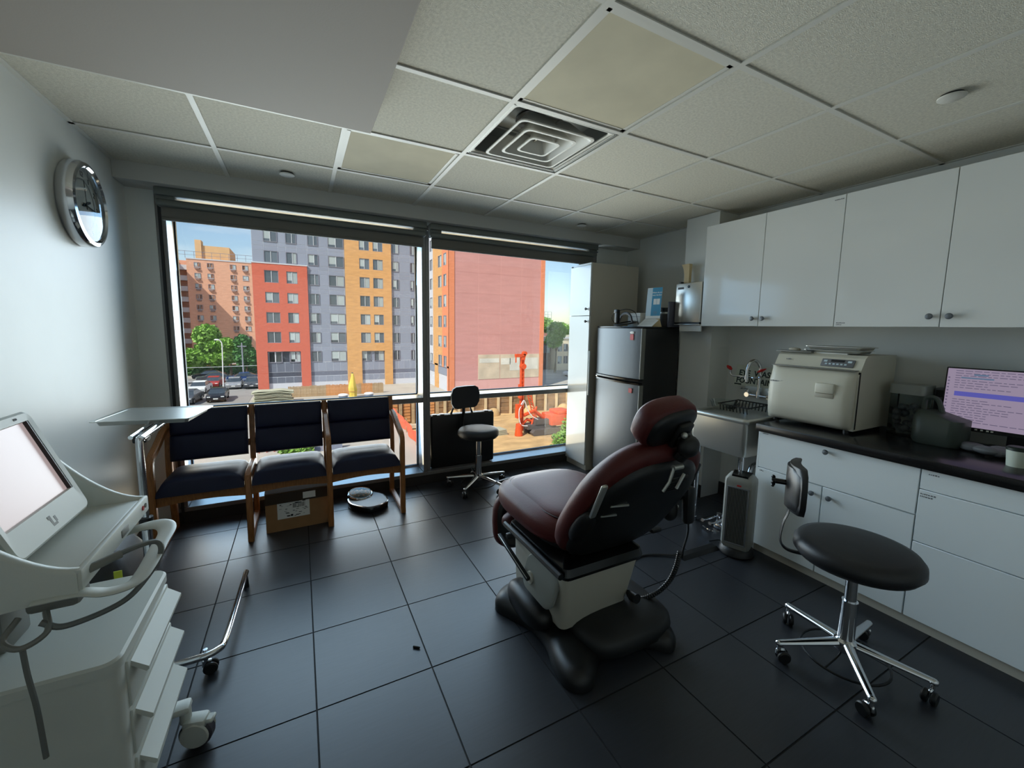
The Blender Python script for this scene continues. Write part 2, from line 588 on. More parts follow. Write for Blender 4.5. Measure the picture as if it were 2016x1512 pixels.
# air diffuser with nested square cones
t = thing('air_diffuser', 'square white ceiling air vent with nested louvre rings', 'air vent', (CP / 2, -1.5 * CP, ZC))
cx0, cy0 = CP / 2, -1.5 * CP
def sqring(mb, ho, zo, hi, zi, th=0.006, rr=0.03):
    def loop(h, z):
        out = []
        r = min(rr, h * .3)
        for q in range(4):
            for s in range(4):
                a = PI / 2 * q + PI / 2 * s / 3
                sx, sy = [(1, 1), (-1, 1), (-1, -1), (1, -1)][q]
                out.append((cx0 + sx * (h - r) + r * math.cos(a), cy0 + sy * (h - r) + r * math.sin(a), z))
        return out
    mb.loft([loop(ho, zo), loop(ho, zo - th), loop(ho - 0.012, zo - th), loop(hi, zi), loop(hi, zi + th), loop(ho - .012, zo), loop(ho, zo)], cap=False)
    return mb
fr = MB()
sqring(fr, 0.296, ZC + 0.0115, 0.262, ZC + 0.014)
fr.box(cx0 - .2945, cx0 + .2945, cy0 - .2945, cy0 - .272, ZC + .0055, ZC + .012).box(cx0 - .2945, cx0 + .2945, cy0 + .272, cy0 + .2945, ZC + .0055, ZC + .012).box(cx0 - .2945, cx0 - .272, cy0 - .272, cy0 + .272, ZC + .0055, ZC + .012).box(cx0 + .272, cx0 + .2945, cy0 - .272, cy0 + .272, ZC + .0055, ZC + .012)
part('outer_frame', fr, 'tbar', t)
pl = MB().box(cx0 - 0.29, cx0 + 0.29, cy0 - 0.29, cy0 + 0.29, ZC + 0.125, ZC + 0.13)
for sx, sy in ((1, 0), (-1, 0), (0, 1), (0, -1)):
    pl.box(cx0 - (0.005 if sx else 0.29) + sx * 0.285, cx0 + (0.005 if sx else 0.29) + sx * 0.285, cy0 - (0.005 if sy else 0.29) + sy * 0.285, cy0 + (0.005 if sy else 0.29) + sy * 0.285, ZC + 0.004, ZC + 0.128)
part('plenum', pl, mat('vent_plenum', rgb(150, 152, 148), 0.4, 0.3), t, smooth=False)
part('duct_collar', MB().lathe([(0.12, 0), (0.12, 0.005), (0.09, 0.006), (0.0001, 0.007)], (cx0, cy0, ZC + 0.117), 24), 'black', t)
for h, z, hi, zi in ((0.215, ZC - 0.004, 0.13, ZC + 0.075), (0.150, ZC - 0.006, 0.085, ZC + 0.068), (0.088, ZC - 0.008, 0.035, ZC + 0.05)):
    part('louvre_ring', sqring(MB(), h, z, hi, zi), 'tbar', t)
part('centre_plate', MB().box(cx0 - 0.04, cx0 + 0.04, cy0 - 0.04, cy0 + 0.04, ZC + 0.045, ZC + 0.05), 'tbar', t)
sp = MB()
sp.tube([(cx0 - 0.26, cy0 - .02, ZC + 0.03), (cx0 + 0.26, cy0 + .02, ZC + 0.03)], 0.006, 6)
sp.tube([(cx0, cy0 - 0.26, ZC + 0.035), (cx0, cy0 + 0.26, ZC + 0.035)], 0.006, 6)
part('mounting_bar', sp, 'steel', t)
for (x, y), l in (((-0.875, 0.236), 'round white sprinkler cover in ceiling left, above the blind'), ((1.512, 0.325), 'round white sprinkler cover in ceiling near the tall cabinet'), ((1.52, -2.12), 'round white sprinkler cover in ceiling above the wall cupboards')):
    t = thing('sprinkler_cover', l, 'sprinkler', (x, y, ZC), 0, 'ceiling sprinkler covers')
    part('cap', MB().lathe([(0.001, -0.012), (0.040, -0.011), (0.044, -0.008), (0.044, -0.004), (0.001, -0.003)], (x, y, ZC), 28), 'tbar', t)
    part('gap_ring', MB().lathe([(0.036, -0.004), (0.036, 0.006), (0.03, 0.006)], (x, y, ZC), 24), 'black', t)

# windows: deep aluminium curtain wall
def window(n, x0, x1, jl, jr):
    w = struct('window_%d' % n)
    part('head_frame', MB().rbox(x0, x1, YW, 0.95, 2.27, 2.33, 0.003), 'frame', w, smooth=False)
    part('sill_frame', MB().rbox(x0, x1, YW, 0.95, 0.078, 0.110, 0.003), 'frame', w, smooth=False)
    for a, b in ((x0, jl), (jr, x1)):
        part('jamb', MB().rbox(a, b, YW, 0.95, 0.115, 2.27, 0.003), 'frame', w, smooth=False)
    part('transom', MB().rbox(jl, jr, YW, 0.95, 0.755, 0.80, 0.003), 'frame', w, smooth=False)
    for z0, z1, nm in ((0.80, 2.27, 'pane'), (0.115, 0.755, 'pane')):
        part(nm, MB().box(jl + .006, jr - .006, 0.908, 0.914, z0 + .006, z1 - .006), 'glass', w, smooth=False)
        g = MB()
        g.box(jl, jr, 0.896, 0.926, z0, z0 + .008).box(jl, jr, 0.896, 0.926, z1 - .008, z1)
        g.box(jl, jl + .008, 0.896, 0.926, z0, z1).box(jr - .008, jr, 0.896, 0.926, z0, z1)
        part('gasket', g, 'frame_d', w, smooth=False)
    return w
w1 = window(1, -1.656, 0.147, -1.602, 0.115)
w2 = window(2, 0.147, 2.0, 0.180, 1.95)
part('jamb_strip', MB().box(-1.64, -1.625, YW - 0.012, YW, 0.0, 2.27), 'frame_d', w1, smooth=False)

def blind(x0, x1, lab):
    t = thing('roller_blind', lab, 'window blind', ((x0 + x1) / 2, 0.62, 2.29), 0, 'rolled-up roller blinds')
    part('top_rail', MB().rbox(x0, x1, 0.575, 0.655, 2.240, 2.288, 0.006), 'blindm', t)
    part('cassette', MB().rbox(x0, x1, 0.585, 0.66, 2.176, 2.220, 0.016, 3), 'blindm', t)
    part('shade_cloth', MB().box(x0 + 0.02, x1 - 0.02, 0.628, 0.632, 2.105, 2.19), 'blind', t, smooth=False)
    part('hem_bar', MB().rbox(x0 + 0.02, x1 - 0.02, 0.618, 0.642, 2.092, 2.112, 0.006), 'blind', t)
    for xa in (x0, x1 - 0.10):
        part('bracket', MB().rbox(xa, xa + 0.10, 0.60, 0.655, 2.205, 2.245, 0.004), 'blindm', t)
    part('end_pin', MB().cyl((x1 + .002, 0.60, 2.225), (x1 + 0.014, 0.60, 2.225), 0.008), 'chrome', t)
blind(-1.628, 0.128, 'left roller blind rolled up over the wide window pane')
blind(0.160, 1.92, 'right roller blind rolled up beside the tall white cabinet')
# ================================================================ left wall: clock
t = thing('wall_clock', 'round chrome wall clock high on the left wall', 'clock', (XL, -0.015, 2.005))
TX = axes((XL, -0.015, 2.005), (0, 1, 0), (0, 0, 1), (1, 0, 0))
part('case', MB().lathe([(0.001, 0), (0.196, 0), (0.204, 0.012), (0.204, 0.048), (0.196, 0.062), (0.180, 0.066), (0.172, 0.058), (0.170, 0.03), (0.001, 0.028)], n=56, T=TX), 'chrome', t)
part('dial', MB().lathe([(0.001, 0.029), (0.170, 0.029), (0.170, 0.032), (0.001, 0.032)], n=48, T=TX), 'face', t)
part('inner_ring', MB().lathe([(0.118, 0.032), (0.118, 0.0345), (0.124, 0.0345), (0.124, 0.032)], n=48, T=TX, cap=False), 'steel', t)
for k in range(1, 13):
    a = PI / 2 - k * PI / 6
    txt('numeral', str(k), 0.036, 'ink', TX @ Matrix.Translation((0.146 * math.cos(a), 0.146 * math.sin(a), 0.0335)), t)
def hand(a, l, w, z, nm):
    T = TX @ Matrix.Rotation(a, 4, 'Z')
    part(nm, MB().box(-0.022, l, -w, w, z, z + 0.002, T), 'ink', t, smooth=False)
hand(R(90 - 2.3 * 30), 0.07, 0.0045, 0.036, 'hour_hand')
hand(R(90 - 16 * 6), 0.11, 0.003, 0.039, 'minute_hand')
hand(R(90 + 4), 0.115, 0.001, 0.042, 'second_hand')
part('hub', MB().lathe([(0.001, 0.034), (0.007, 0.034), (0.007, 0.045), (0.001, 0.045)], n=16, T=TX), 'ink', t)
part('crystal', MB().lathe([(0.001, 0.060), (0.09, 0.0595), (0.174, 0.056)], n=48, T=TX, cap=False), 'clock_glass', t)

# ================================================================ waiting bench
t = thing('waiting_bench', 'oak three-seat waiting bench with navy vinyl cushions under the window', 'bench', (-0.92, 0.42, 0))
FX = [-1.665, -1.178, -0.692, -0.182]
def bar(mb, pts, w, th, x):
    """flat timber member swept along (y,z) points, width w in x"""
    P = [Vector((0, y, z)) for y, z in pts]
    rings = []
    for i, p in enumerate(P):
        tg = (P[min(i + 1, len(P) - 1)] - P[max(i - 1, 0)]).normalized()
        nn = Vector((0, -tg.z, tg.y))
        c = 0.006
        hw, ht = w / 2, th / 2
        pr = [(-hw + c, -ht), (hw - c, -ht), (hw, -ht + c), (hw, ht - c), (hw - c, ht), (-hw + c, ht), (-hw, ht - c), (-hw, -ht + c)]
        rings.append([Vector((x + a, p.y + nn.y * b, p.z + nn.z * b)) for a, b in pr])
    mb.loft(rings)
for k, x in enumerate(FX):
    f = MB()
    top = 0.635 if k in (0, 3) else (0.655 if k == 2 else 0.448)
    arc = [(0.205 + 0.05 - 0.05 * math.sin(a), top - 0.065 + 0.045 * (1 - math.cos(a)) ) for a in ()]
    if k != 1:
        bar(f, [(0.207, 0.0), (0.207, top - 0.08), (0.212, top - 0.045), (0.232, top - 0.022), (0.27, top - 0.008), (0.40, top + 0.035), (0.50, top + 0.075), (0.585, top + 0.085)], 0.036, 0.042, x)
    else:
        bar(f, [(0.207, 0.0), (0.207, 0.42), (0.213, 0.437), (0.235, 0.445), (0.40, 0.442), (0.585, 0.435)], 0.036, 0.042, x)
    bar(f, [(0.64, 0.0), (0.64, 0.10), (0.600, 0.42), (0.605, 0.52), (0.662, 0.838)], 0.036, 0.042, x)
    bar(f, [(0.187, 0.021), (0.662, 0.021)], 0.035, 0.041, x)
    part('side_frame', f, 'oak', t)
for k in range(3):
    a, b = FX[k] + 0.019, FX[k + 1] - 0.019
    rl = MB()
    n = 12
    for ring in (0,):
        rl.loft([[(a + (b - a) * i / n, y, z) for y, z in ((0.205, 0.383), (0.229, 0.383), (0.229, 0.318 + 0.016 * math.sin(PI * i / n)), (0.205, 0.318 + 0.016 * math.sin(PI * i / n)))] for i in range(n + 1)])
    part('seat_rail', rl, 'oak', t, smooth=False)
    part('rear_rail', MB().rbox(a, b, 0.575, 0.598, 0.33, 0.38, 0.004), 'oak', t)
    cu = MB()
    hw = (b - a) / 2
    NU, NV = 18, 22
    rings = []
    for j in range(NV + 1):          # cushion profile front to back
        s = j / NV
        ring = []
        for i in range(NU + 1):
            u = -1 + 2 * i / NU
            y = 0.178 + 0.425 * s
            fr_ = max(0.0, 1 - ((0.11 - min(s, 0.11)) / 0.11) ** 2) ** .5
            bk_ = max(0.0, 1 - ((max(s, 0.90) - 0.90) / 0.10) ** 2) ** .5
            sd_ = max(0.0, 1 - abs(u) ** 7) ** .5
            h = 0.088 * min(fr_, bk_) ** .8 * (0.35 + 0.65 * sd_) + 0.012 * (1 - u * u) * math.sin(PI * min(1, s * 1.6))
            ring.append((a + hw + u * hw * 0.992, y, 0.384 + h * (1 - 0.10 * s)))
        rings.append(ring)
    cu.loft(rings, cap=False, closed=False)
    cu.loft([[(p[0], p[1], 0.384) for p in r] for r in rings], cap=False, closed=False)
    edge_t = [r[0] for r in rings]
    edge_t2 = [r[-1] for r in rings]
    cu.loft([edge_t, [(p[0], p[1], 0.384) for p in edge_t]], cap=False, closed=False)
    cu.loft([edge_t2, [(p[0], p[1], 0.384) for p in edge_t2]], cap=False, closed=False)
    part('seat_cushion', cu, 'navy', t, ang=60)
    bk = MB()
    c0, c1 = Vector((0, 0.548, 0.500)), Vector((0, 0.622, 0.842))
    ux = (c1 - c0).normalized()
    nx = Vector((0, -ux.z, ux.y))
    L_ = (c1 - c0).length
    prof = []
    for j in range(41):
        s = j / 40
        lobe = abs(math.sin(PI * 2 * s)) ** 0.32 if s < 0.999 else 0
        prof.append((s, 0.020 + 0.026 * lobe if 0.0 < s < 1 else 0.012))
    x0_, x1_ = a + 0.004, b - 0.004
    for sgn in (1, -1):
        bk.loft([[tuple(Vector((x, 0, 0)) + c0 + ux * (s * L_) + nx * (sgn * (th if sgn > 0 else 0.022) * ed)) for s, th in prof] for x, ed in ((x0_, 0.55), (x0_ + 0.012, 0.92), (x0_ + 0.03, 1), (x1_ - 0.03, 1), (x1_ - 0.012, 0.92), (x1_, 0.55))], cap=False, closed=False)
    for xx in (x0_, x1_):
        bk.loft([[tuple(Vector((xx, 0, 0)) + c0 + ux * (s * L_) + nx * (th * .55)) for s, th in prof], [tuple(Vector((xx, 0, 0)) + c0 + ux * (s * L_) - nx * (.022 * .55)) for s, th in prof]], cap=False, closed=False)
    for s_ in (0, 40):
        s, th = prof[s_]
        bk.loft([[tuple(Vector((x, 0, 0)) + c0 + ux * (s * L_) + nx * th) for x in (x0_, x1_)], [tuple(Vector((x, 0, 0)) + c0 + ux * (s * L_) - nx * .022) for x in (x0_, x1_)]], cap=False, closed=False)
    part('backrest', bk, 'navy', t, ang=50)
    for zz in (0.80, 0.575):
        yy = 0.545 + (zz - 0.505) / 0.353 * 0.08 + 0.03
        part('back_rail', MB().rbox(a - 0.002, b + 0.002, yy, yy + 0.022, zz - 0.025, zz + 0.025, 0.004), 'oak', t)

# cardboard carton under the bench
t = thing('cardboard_box', 'brown cardboard carton with a white shipping label under the bench', 'box', (-0.905, 0.42, 0), R(1.5))
b = MB()
b.box(-0.195, 0.195, -0.15, 0.15, 0.0, 0.275)
part('carton', b, 'card', t, smooth=False, local=True)
part('lid_flap', MB().box(-0.195, 0.195, -0.155, -0.151, 0.20, 0.272).box(-0.196, 0.196, -0.155, 0.15, 0.2755, 0.279), mat('dark_carton_top', rgb(60, 48, 38), 0.9), t, smooth=False, local=True)
lb = part('shipping_label', MB().box(-0.125, 0.075, -0.1515, -0.1502, 0.085, 0.205), 'paper', t, smooth=False, local=True)
part('small_label', MB().box(0.035, 0.115, -0.1565, -0.1552, 0.212, 0.258), 'paper', t, smooth=False, local=True)
ik = MB()
r2 = random.Random(3)
for k in range(34):
    x, z = r2.uniform(-0.118, 0.055), r2.uniform(0.093, 0.197)
    ik.box(x, x + r2.uniform(0.006, 0.022), -0.1519, -0.1515, z, z + r2.uniform(0.0015, 0.006))
for k in range(16):
    ik.box(-0.03 + k * 0.005, -0.03 + k * 0.005 + r2.choice((0.0015, 0.003)), -0.1519, -0.1515, 0.155, 0.188)
ik.box(-0.045, -0.03, -0.1519, -0.1515, 0.096, 0.11)
part('label_print', ik, 'ink', t, smooth=False, local=True)

# floor scale
t = thing('floor_scale', 'black mechanical bathroom scale with round dial on the tiles by the bench', 'scale', (-0.41, 0.46, 0), R(24))
def outl(k, z):
    P = [(-0.075, -0.165), (0.075, -0.165), (0.135, -0.03), (0.128, 0.06), (0.085, 0.13), (0, 0.15), (-0.085, 0.13), (-0.128, 0.06), (-0.135, -0.03)]
    return [p.to_tuple() for p in catmull([Vector((x * k, y * k, z)) for x, y in P], 6, True)]
part('body', MB().loft([outl(0.97, 0.004), outl(1.0, 0.010), outl(1.0, 0.042), outl(0.98, 0.047)]), 'blackg', t, local=True)
part('trim_ring', MB().loft([outl(1.005, 0.046), outl(1.005, 0.052), outl(0.955, 0.054), outl(0.955, 0.047)], cap=False), 'chrome', t, local=True)
part('mat', MB().loft([outl(0.955, 0.046), outl(0.95, 0.051)]), 'black_v', t, local=True)
part('front_plate', MB().box(-0.045, 0.045, -0.168, -0.160, 0.016, 0.036), 'steel', t, smooth=False, local=True)
TD = Matrix.Translation((0, 0.105, 0.05)) @ Matrix.Rotation(R(10), 4, 'X')
dl = part('dial_housing', MB().lathe([(0.001, 0), (0.096, 0), (0.098, 0.016), (0.092, 0.024), (0.088, 0.021), (0.001, 0.021)], n=40, T=TD), 'chrome', t, local=True)
part('dial_face', MB().lathe([(0.001, 0.0215), (0.087, 0.0215), (0.087, 0.0225), (0.001, 0.0225)], n=40, T=TD), 'teal', t, local=True)
tk = MB()
for k in range(40):
    a = 2 * PI * k / 40
    tk.box(0.066 if k % 5 else 0.055, 0.08, -0.0012, 0.0012, 0.0226, 0.0232, TD @ Matrix.Rotation(a, 4, 'Z'))
for k in range(8):
    a = 2 * PI * k / 8
    tk.box(0.04, 0.052, -0.007, 0.007, 0.0226, 0.0232, TD @ Matrix.Rotation(a, 4, 'Z'))
part('dial_marks', tk, 'paper', t, smooth=False, local=True)
part('dial_lens', MB().lathe([(0.001, 0.027), (0.05, 0.026), (0.089, 0.022)], n=32, T=TD, cap=False), 'clock_glass', t, local=True)
for sx, sy in ((-.08, -.12), (.08, -.12), (-.08, .07), (.08, .07)):
    part('foot', MB().cyl((sx, sy, 0), (sx, sy, .006), .012), 'black', t, local=True)

t = thing('flat_case', 'large flat black carrying case standing on the sill behind the stool', 'case', (0.515, 0.78, 0.115))
part('shell', MB().rbox(0.195, 0.835, 0.735, 0.835, 0.115, 0.615, 0.022, 3), 'black', t)
part('handle', MB().tube([(0.40, 0.775, 0.612), (0.425, 0.775, 0.672), (0.585, 0.775, 0.682), (0.615, 0.775, 0.612)], 0.011, 8, 0), 'black', t)
for x in (0.24, 0.31, 0.76):
    part('latch', MB().rbox(x - 0.02, x + 0.02, 0.755, 0.80, 0.612, 0.622, 0.004), 'blackg', t)
part('seam', MB().rbox(0.193, 0.837, 0.783, 0.789, 0.118, 0.617, 0.002), 'blackg', t)

# ================================================================ wheeled stools
def stool(label, loc, brot, seat_z, back_ang, hb=0.30, sr=0.2, sx=0.0):
    t = thing('rolling_stool', label, 'stool', (loc[0], loc[1], 0), 0, None)
    hubp = MB().lathe([(0.001, 0.075), (0.040, 0.075), (0.046, 0.085), (0.042, 0.118), (0.031, 0.128), (0.001, 0.130)], n=20)
    part('hub', hubp, 'chrome', t, local=True)
    for k in range(5):
        a = R(brot + 72 * k)
        T = Matrix.Rotation(a, 4, 'Z')
        lg = MB()
        rings = []
        for s in range(7):
            q = s / 6
            x = 0.03 + q * 0.245
            zc = 0.108 - 0.022 * q
            hw, hz = 0.022 - 0.007 * q, 0.016 - 0.006 * q
            rings.append([(x, hw * math.cos(w) * (1 if abs(math.cos(w)) < .8 else .95), zc + hz * math.sin(w)) for w in [2 * PI * i / 10 for i in range(10)]])
        lg.loft(rings)
        lg.sup((0.272, 0, 0.083), (0.018, 0.016, 0.014), 1, 1, 10, 6)
        lg.v = [tuple(T @ Vector(v)) for v in lg.v]
        part('leg', lg, 'chrome', t, local=True)
        ca = a + R(100 + 37 * k)
        cx_, cy_ = 0.272 * math.cos(a), 0.272 * math.sin(a)
        TC = Matrix.Translation((cx_, cy_, 0)) @ Matrix.Rotation(ca, 4, 'Z')
        c = MB()
        for sy in (-0.0135, 0.0135):
            c.lathe([(0.001, -0.009), (0.022, -0.009), (0.0265, -0.004), (0.0265, 0.004), (0.022, 0.009), (0.001, 0.009)], n=18, T=TC @ Matrix.Translation((0.018, sy, 0.0265)) @ Matrix.Rotation(PI / 2, 4, 'X'))
        w = part('caster', c, 'black', t, local=True)
        ho = MB().rbox(-0.012, 0.026, -0.006, 0.006, 0.03, 0.058, 0.004, 1, TC)
        ho.cyl(TC @ Vector((0, 0, 0.05)), TC @ Vector((0, 0, 0.085)), 0.008)
        part('fork', ho, 'chrome', w, local=True)
    part('gas_column', MB().cyl((0, 0, 0.12), (0, 0, 0.30), 0.030, 0.029, 20), 'chrome', t, local=True)
    part('piston', MB().cyl((0, 0, 0.29), (0, 0, seat_z - 0.06), 0.022, n=18), 'chrome', t, local=True)
    part('foot_ring', MB().tube([(0.155 * math.cos(2 * PI * k / 32), 0.155 * math.sin(2 * PI * k / 32), 0.045) for k in range(32)], 0.005, 6, closed=True).tube([(0.155, 0, 0.045), (0.05, 0, 0.06), (0, 0, 0.09)], 0.004, 6, 4).tube([(-0.155, 0, 0.045), (-0.05, 0, 0.06), (0, 0, 0.09)], 0.004, 6, 4), 'black', t, local=True)
    part('seat', MB().lathe([(0.001, -0.052), (sr - .05, -0.052), (sr - .015, -0.045), (sr + .002, -0.022), (sr, 0.006), (sr - .014, 0.024), (sr - .04, 0.031), (sr * .4, 0.034), (0.001, 0.035)], (sx, 0, seat_z), 48), 'black_v', t, local=True, ang=70)
    part('seat_plate', MB().lathe([(0.001, -0.066), (0.10, -0.066), (0.12, -0.05), (0.001, -0.05)], (0, 0, seat_z), 28), 'black', t, local=True)
    TB = Matrix.Rotation(R(back_ang), 4, 'Z')
    st = MB().tube([TB @ Vector((x, 0, z)) for x, z in ((0.08, seat_z - 0.058), (0.19, seat_z - 0.066), (0.245, seat_z - 0.058), (0.268, seat_z - 0.02), (0.262, seat_z + 0.06), (0.245, seat_z + 0.13), (0.248, seat_z + hb))], 0.017, 8, 5, flat=0.28, up=TB @ Vector((0, 0, -1)))
    part('back_stem', st, 'black', t, local=True)
    rings = []
    for z, hw, dx in ((-0.105, 0.09, 0), (-0.095, 0.12, 0), (-0.05, 0.150, 0), (0.03, 0.152, 0), (0.08, 0.135, 0), (0.098, 0.10, 0)):
        rings.append((z, hw))
    pd = MB()
    NX = 14
    for side, off in ((1, 0.0), (-1, 0.046)):
        pass
    loops = []
    for z, hw in rings:
        loop = []
        for i in range(NX + 1):
            u = -1 + 2 * i / NX
            curve = 0.030 * u * u
            loop.append((0.236 - curve - 0.020 * (1 - abs(u) ** 4), u * hw, z))
        for i in range(NX, -1, -1):
            u = -1 + 2 * i / NX
            curve = 0.030 * u * u
            loop.append((0.256 - curve, u * hw * 0.985, z))
        loops.append([tuple(TB @ Vector((x, y, seat_z + hb - 0.035 + zz + (0.0) ))) for x, y, zz in loop])
    pd.loft(loops)
    bk = part('back_pad', pd, 'black_v', t, local=True, ang=50)
    pt = MB()
    loops = []
    for z, hw in rings:
        loop = []
        for i in range(NX + 1):
            u = -1 + 2 * i / NX
            loop.append((0.257 - 0.030 * u * u, u * hw * 0.93, z * 0.93))
        for i in range(NX, -1, -1):
            u = -1 + 2 * i / NX
            loop.append((0.266 - 0.032 * u * u, u * hw * 0.90, z * 0.9))
        loops.append([tuple(TB @ Vector((x, y, seat_z + hb - 0.035 + zz))) for x, y, zz in loop])
    pt.loft(loops)
    part('back_shell', pt, 'black', t, local=True, ang=40)
    kp = TB @ Vector((0.262, 0, seat_z + hb - 0.03))
    kq = TB @ Vector((0.315, 0, seat_z + hb - 0.03))
    kb = MB().cyl(kp, kq, 0.012, n=12)
    for q in range(5):
        a = 2 * PI * q / 5
        kb.sup((kq.x, kq.y, kq.z), (0.007, 0.007, 0.007), 1, 1, 8, 6, TB.to_3x3().to_4x4().inverted() if False else Matrix.Translation(TB.to_3x3() @ Vector((0, 0.022 * math.cos(a), 0.022 * math.sin(a)))))
    kb.cyl(kq - (kq - kp).normalized() * .008, kq + (kq - kp).normalized() * .004, 0.021, n=14)
    part('adjust_knob', kb, 'blackg', t, local=True)
    return t
stool('black padded rolling stool with chrome base in front of the flat black case', (0.535, 0.42), 8, 0.515, 102, 0.315, 0.182)
stool('larger black padded rolling stool with chrome base in front of the base cupboards', (1.200, -2.105), 5, 0.525, 124, 0.275, 0.218)

# ================================================================ exam chair
t = thing('exam_chair', 'burgundy powered exam chair with headrest on a grey pedestal', 'exam chair', (0.335, -1.34, 0))
OL = [(-.01, -1.13), (.03, -1.06), (.12, -1.02), (.22, -1.06), (.34, -1.09), (.46, -1.06), (.56, -1.02), (.65, -1.06), (.69, -1.13), (.66, -1.25), (.62, -1.38), (.645, -1.50), (.665, -1.60), (.64, -1.69), (.57, -1.73), (.50, -1.67), (.42, -1.62), (.32, -1.61), (.22, -1.65), (.15, -1.715), (.09, -1.72), (.045, -1.67), (.05, -1.57), (.085, -1.45), (.075, -1.33), (.025, -1.22)]
def off(P, d, z):
    P = [Vector((x, y, 0)) for x, y in P]
    n = len(P)
    out = []
    for i in range(n):
        tg = (P[(i + 1) % n] - P[i - 1]).normalized()
        out.append(P[i] + Vector((-tg.y, tg.x, 0)) * (-d) + Vector((0, 0, z)))
    return out
def ring_(d, z):
    return [p.to_tuple() for p in catmull(off(OL, d, z), 4, True)]
# orientation of the outline is clockwise, so +d grows and -d shrinks inwards
sgn = 1 if sum((OL[(i + 1) % len(OL)][0] - OL[i][0]) * (OL[(i + 1) % len(OL)][1] + OL[i][1]) for i in range(len(OL))) < 0 else -1
part('floor_base', MB().loft([ring_(0, 0.004), ring_(0.0, 0.032), ring_(-0.012 * sgn, 0.058), ring_(-0.035 * sgn, 0.075), ring_(-0.055 * sgn, 0.080)]), 'black', t, ang=60)
part('base_cover', MB().sup((0.44, -1.46, 0.075), (0.25, 0.235, 0.075), 0.7, 0.55, 40, 12), mat('dark_grey_cover', rgb(26, 27, 28), 0.5), t, ang=70)
part('side_bumper', MB().sup((0.105, -1.27, 0.10), (0.075, 0.17, 0.07), 0.8, 0.8, 28, 10), 'black', t, ang=70)
def rrect(x0, x1, y0, y1, z, r, n=5):
    o = []
    for q, (cx, cyy) in enumerate(((x1 - r, y1 - r), (x0 + r, y1 - r), (x0 + r, y0 + r), (x1 - r, y0 + r))):
        for s in range(n):
            a = PI / 2 * q + PI / 2 * s / (n - 1)
            o.append((cx + r * math.cos(a), cyy + r * math.sin(a), z))
    return o
part('pedestal', MB().loft([rrect(.135, .50, -1.50, -1.05, .10, .03), rrect(.12, .50, -1.53, -1.07, .20, .03), rrect(.088, .50, -1.585, -1.12, .405, .03), rrect(.088, .50, -1.585, -1.12, .415, .03)]), 'chair_w', t)
TP = axes((0.099, -1.375, 0.31), (0, -1, 0), (0.14, -.20, 1), (-1, 0, 0.14))
part('pedestal_plate', MB().loft([[(x, y, z) for x, y, _ in rrect(-.11 * k, .15 * k, -.115 * k, .075 * k, 0, .06 * k, 8)] for k, z in ((1, 0.004), (1, 0.014), (.94, 0.02))], T=TP), 'chair_p', t)
part('top_cover', MB().loft([rrect(.075, .50, -1.60, -1.10, .405, .03), rrect(.068, .505, -1.61, -1.09, .425, .03), rrect(.075, .50, -1.60, -1.10, .455, .03), rrect(.11, .46, -1.56, -1.13, .475, .03)]), 'blackg', t)
part('side_rail', MB().tube([(0.055, -1.60, 0.435), (0.055, -1.09, 0.435)], 0.014, 8), 'black', t)
sc_ = MB()
rings = []
SX, SY0, SY1 = 0.295, -1.545, -0.865
part('seat_pan', MB().sup((0.335, -1.24, 0.485), (0.235, 0.29, 0.04), 0.5, 0.5), 'black', t)
part('seat_cushion', MB().sup((0.335, -1.205, 0.548), (0.292, 0.345, 0.082), 0.62, 0.62, 56, 20), 'red', t, ang=80)
ins = MB()
ins.sup((0.335, -1.225, 0.603), (0.225, 0.285, 0.031), 0.55, 0.45, 56, 12)
part('seat_inset', ins, 'red', t, ang=80)
sm_ = []
for k in range(64):
    a = 2 * PI * k / 64
    sg = lambda w, e: math.copysign(abs(w) ** e, w)
    sm_.append((0.335 + 0.229 * sg(math.cos(a), .45), -1.225 + 0.289 * sg(math.sin(a), .45), 0.614 - (0.004 if True else 0)))
part('seat_piping', MB().tube(sm_, 0.0035, 6, closed=True), 'redseam', t)
pk = MB()
for k in range(9):                                  # gathered stitches at the front corner
    x = 0.085 + k * 0.012
    pk.tube([(x, -0.955 + k * .003, 0.607), (x - .014, -0.915 + k * .003, 0.592)], 0.002, 5)
part('gather_stitches', pk, 'redseam', t)
# backrest frame
BO = Vector((0.335, -1.50, 0.50))
BU = Vector((0, -0.555, 0.832)).normalized()
BN = Vector((0, 0.832, 0.555)).normalized()
TBk = axes(BO, (1, 0, 0), BU, -BN)          # local x right, y up the back, z towards the rear
def backshape(hw, y0, y1, taper, rx, n=44):
    """rounded outline, narrower towards the head"""
    o = []
    for k in range(n):
        a = 2 * PI * k / n
        c_, s_ = math.cos(a), math.sin(a)
        e = 0.55
        x = math.copysign(abs(c_) ** e, c_)
        y = math.copysign(abs(s_) ** e, s_)
        w = hw * (1 - taper * max(0, y) ** 2)
        o.append((x * w, (y0 + y1) / 2 + y * (y1 - y0) / 2))
    return o
def puff(out, layers):
    cx = 0
    yc = sum(p[1] for p in out) / len(out)
    return [[((x) * k, yc + (y - yc) * k, z) for x, y in out] for k, z in layers]
o1 = backshape(0.292, -0.03, 0.625, 0.22, 0.1)
part('back_cushion', MB().loft(puff(o1, ((0.55, -0.055), (0.80, -0.058), (0.93, -0.048), (0.99, -0.02), (1.0, 0.0), (0.985, 0.022), (0.94, 0.036), (0.88, 0.040))), T=TBk), 'red', t, ang=80)
o2 = backshape(0.262, -0.02, 0.575, 0.22, 0.1)
part('back_shell', MB().loft(puff(o2, ((1.0, 0.034), (0.985, 0.050), (0.93, 0.064), (0.80, 0.074), (0.5, 0.078))), T=TBk), 'black', t, ang=70)
g_ = MB()
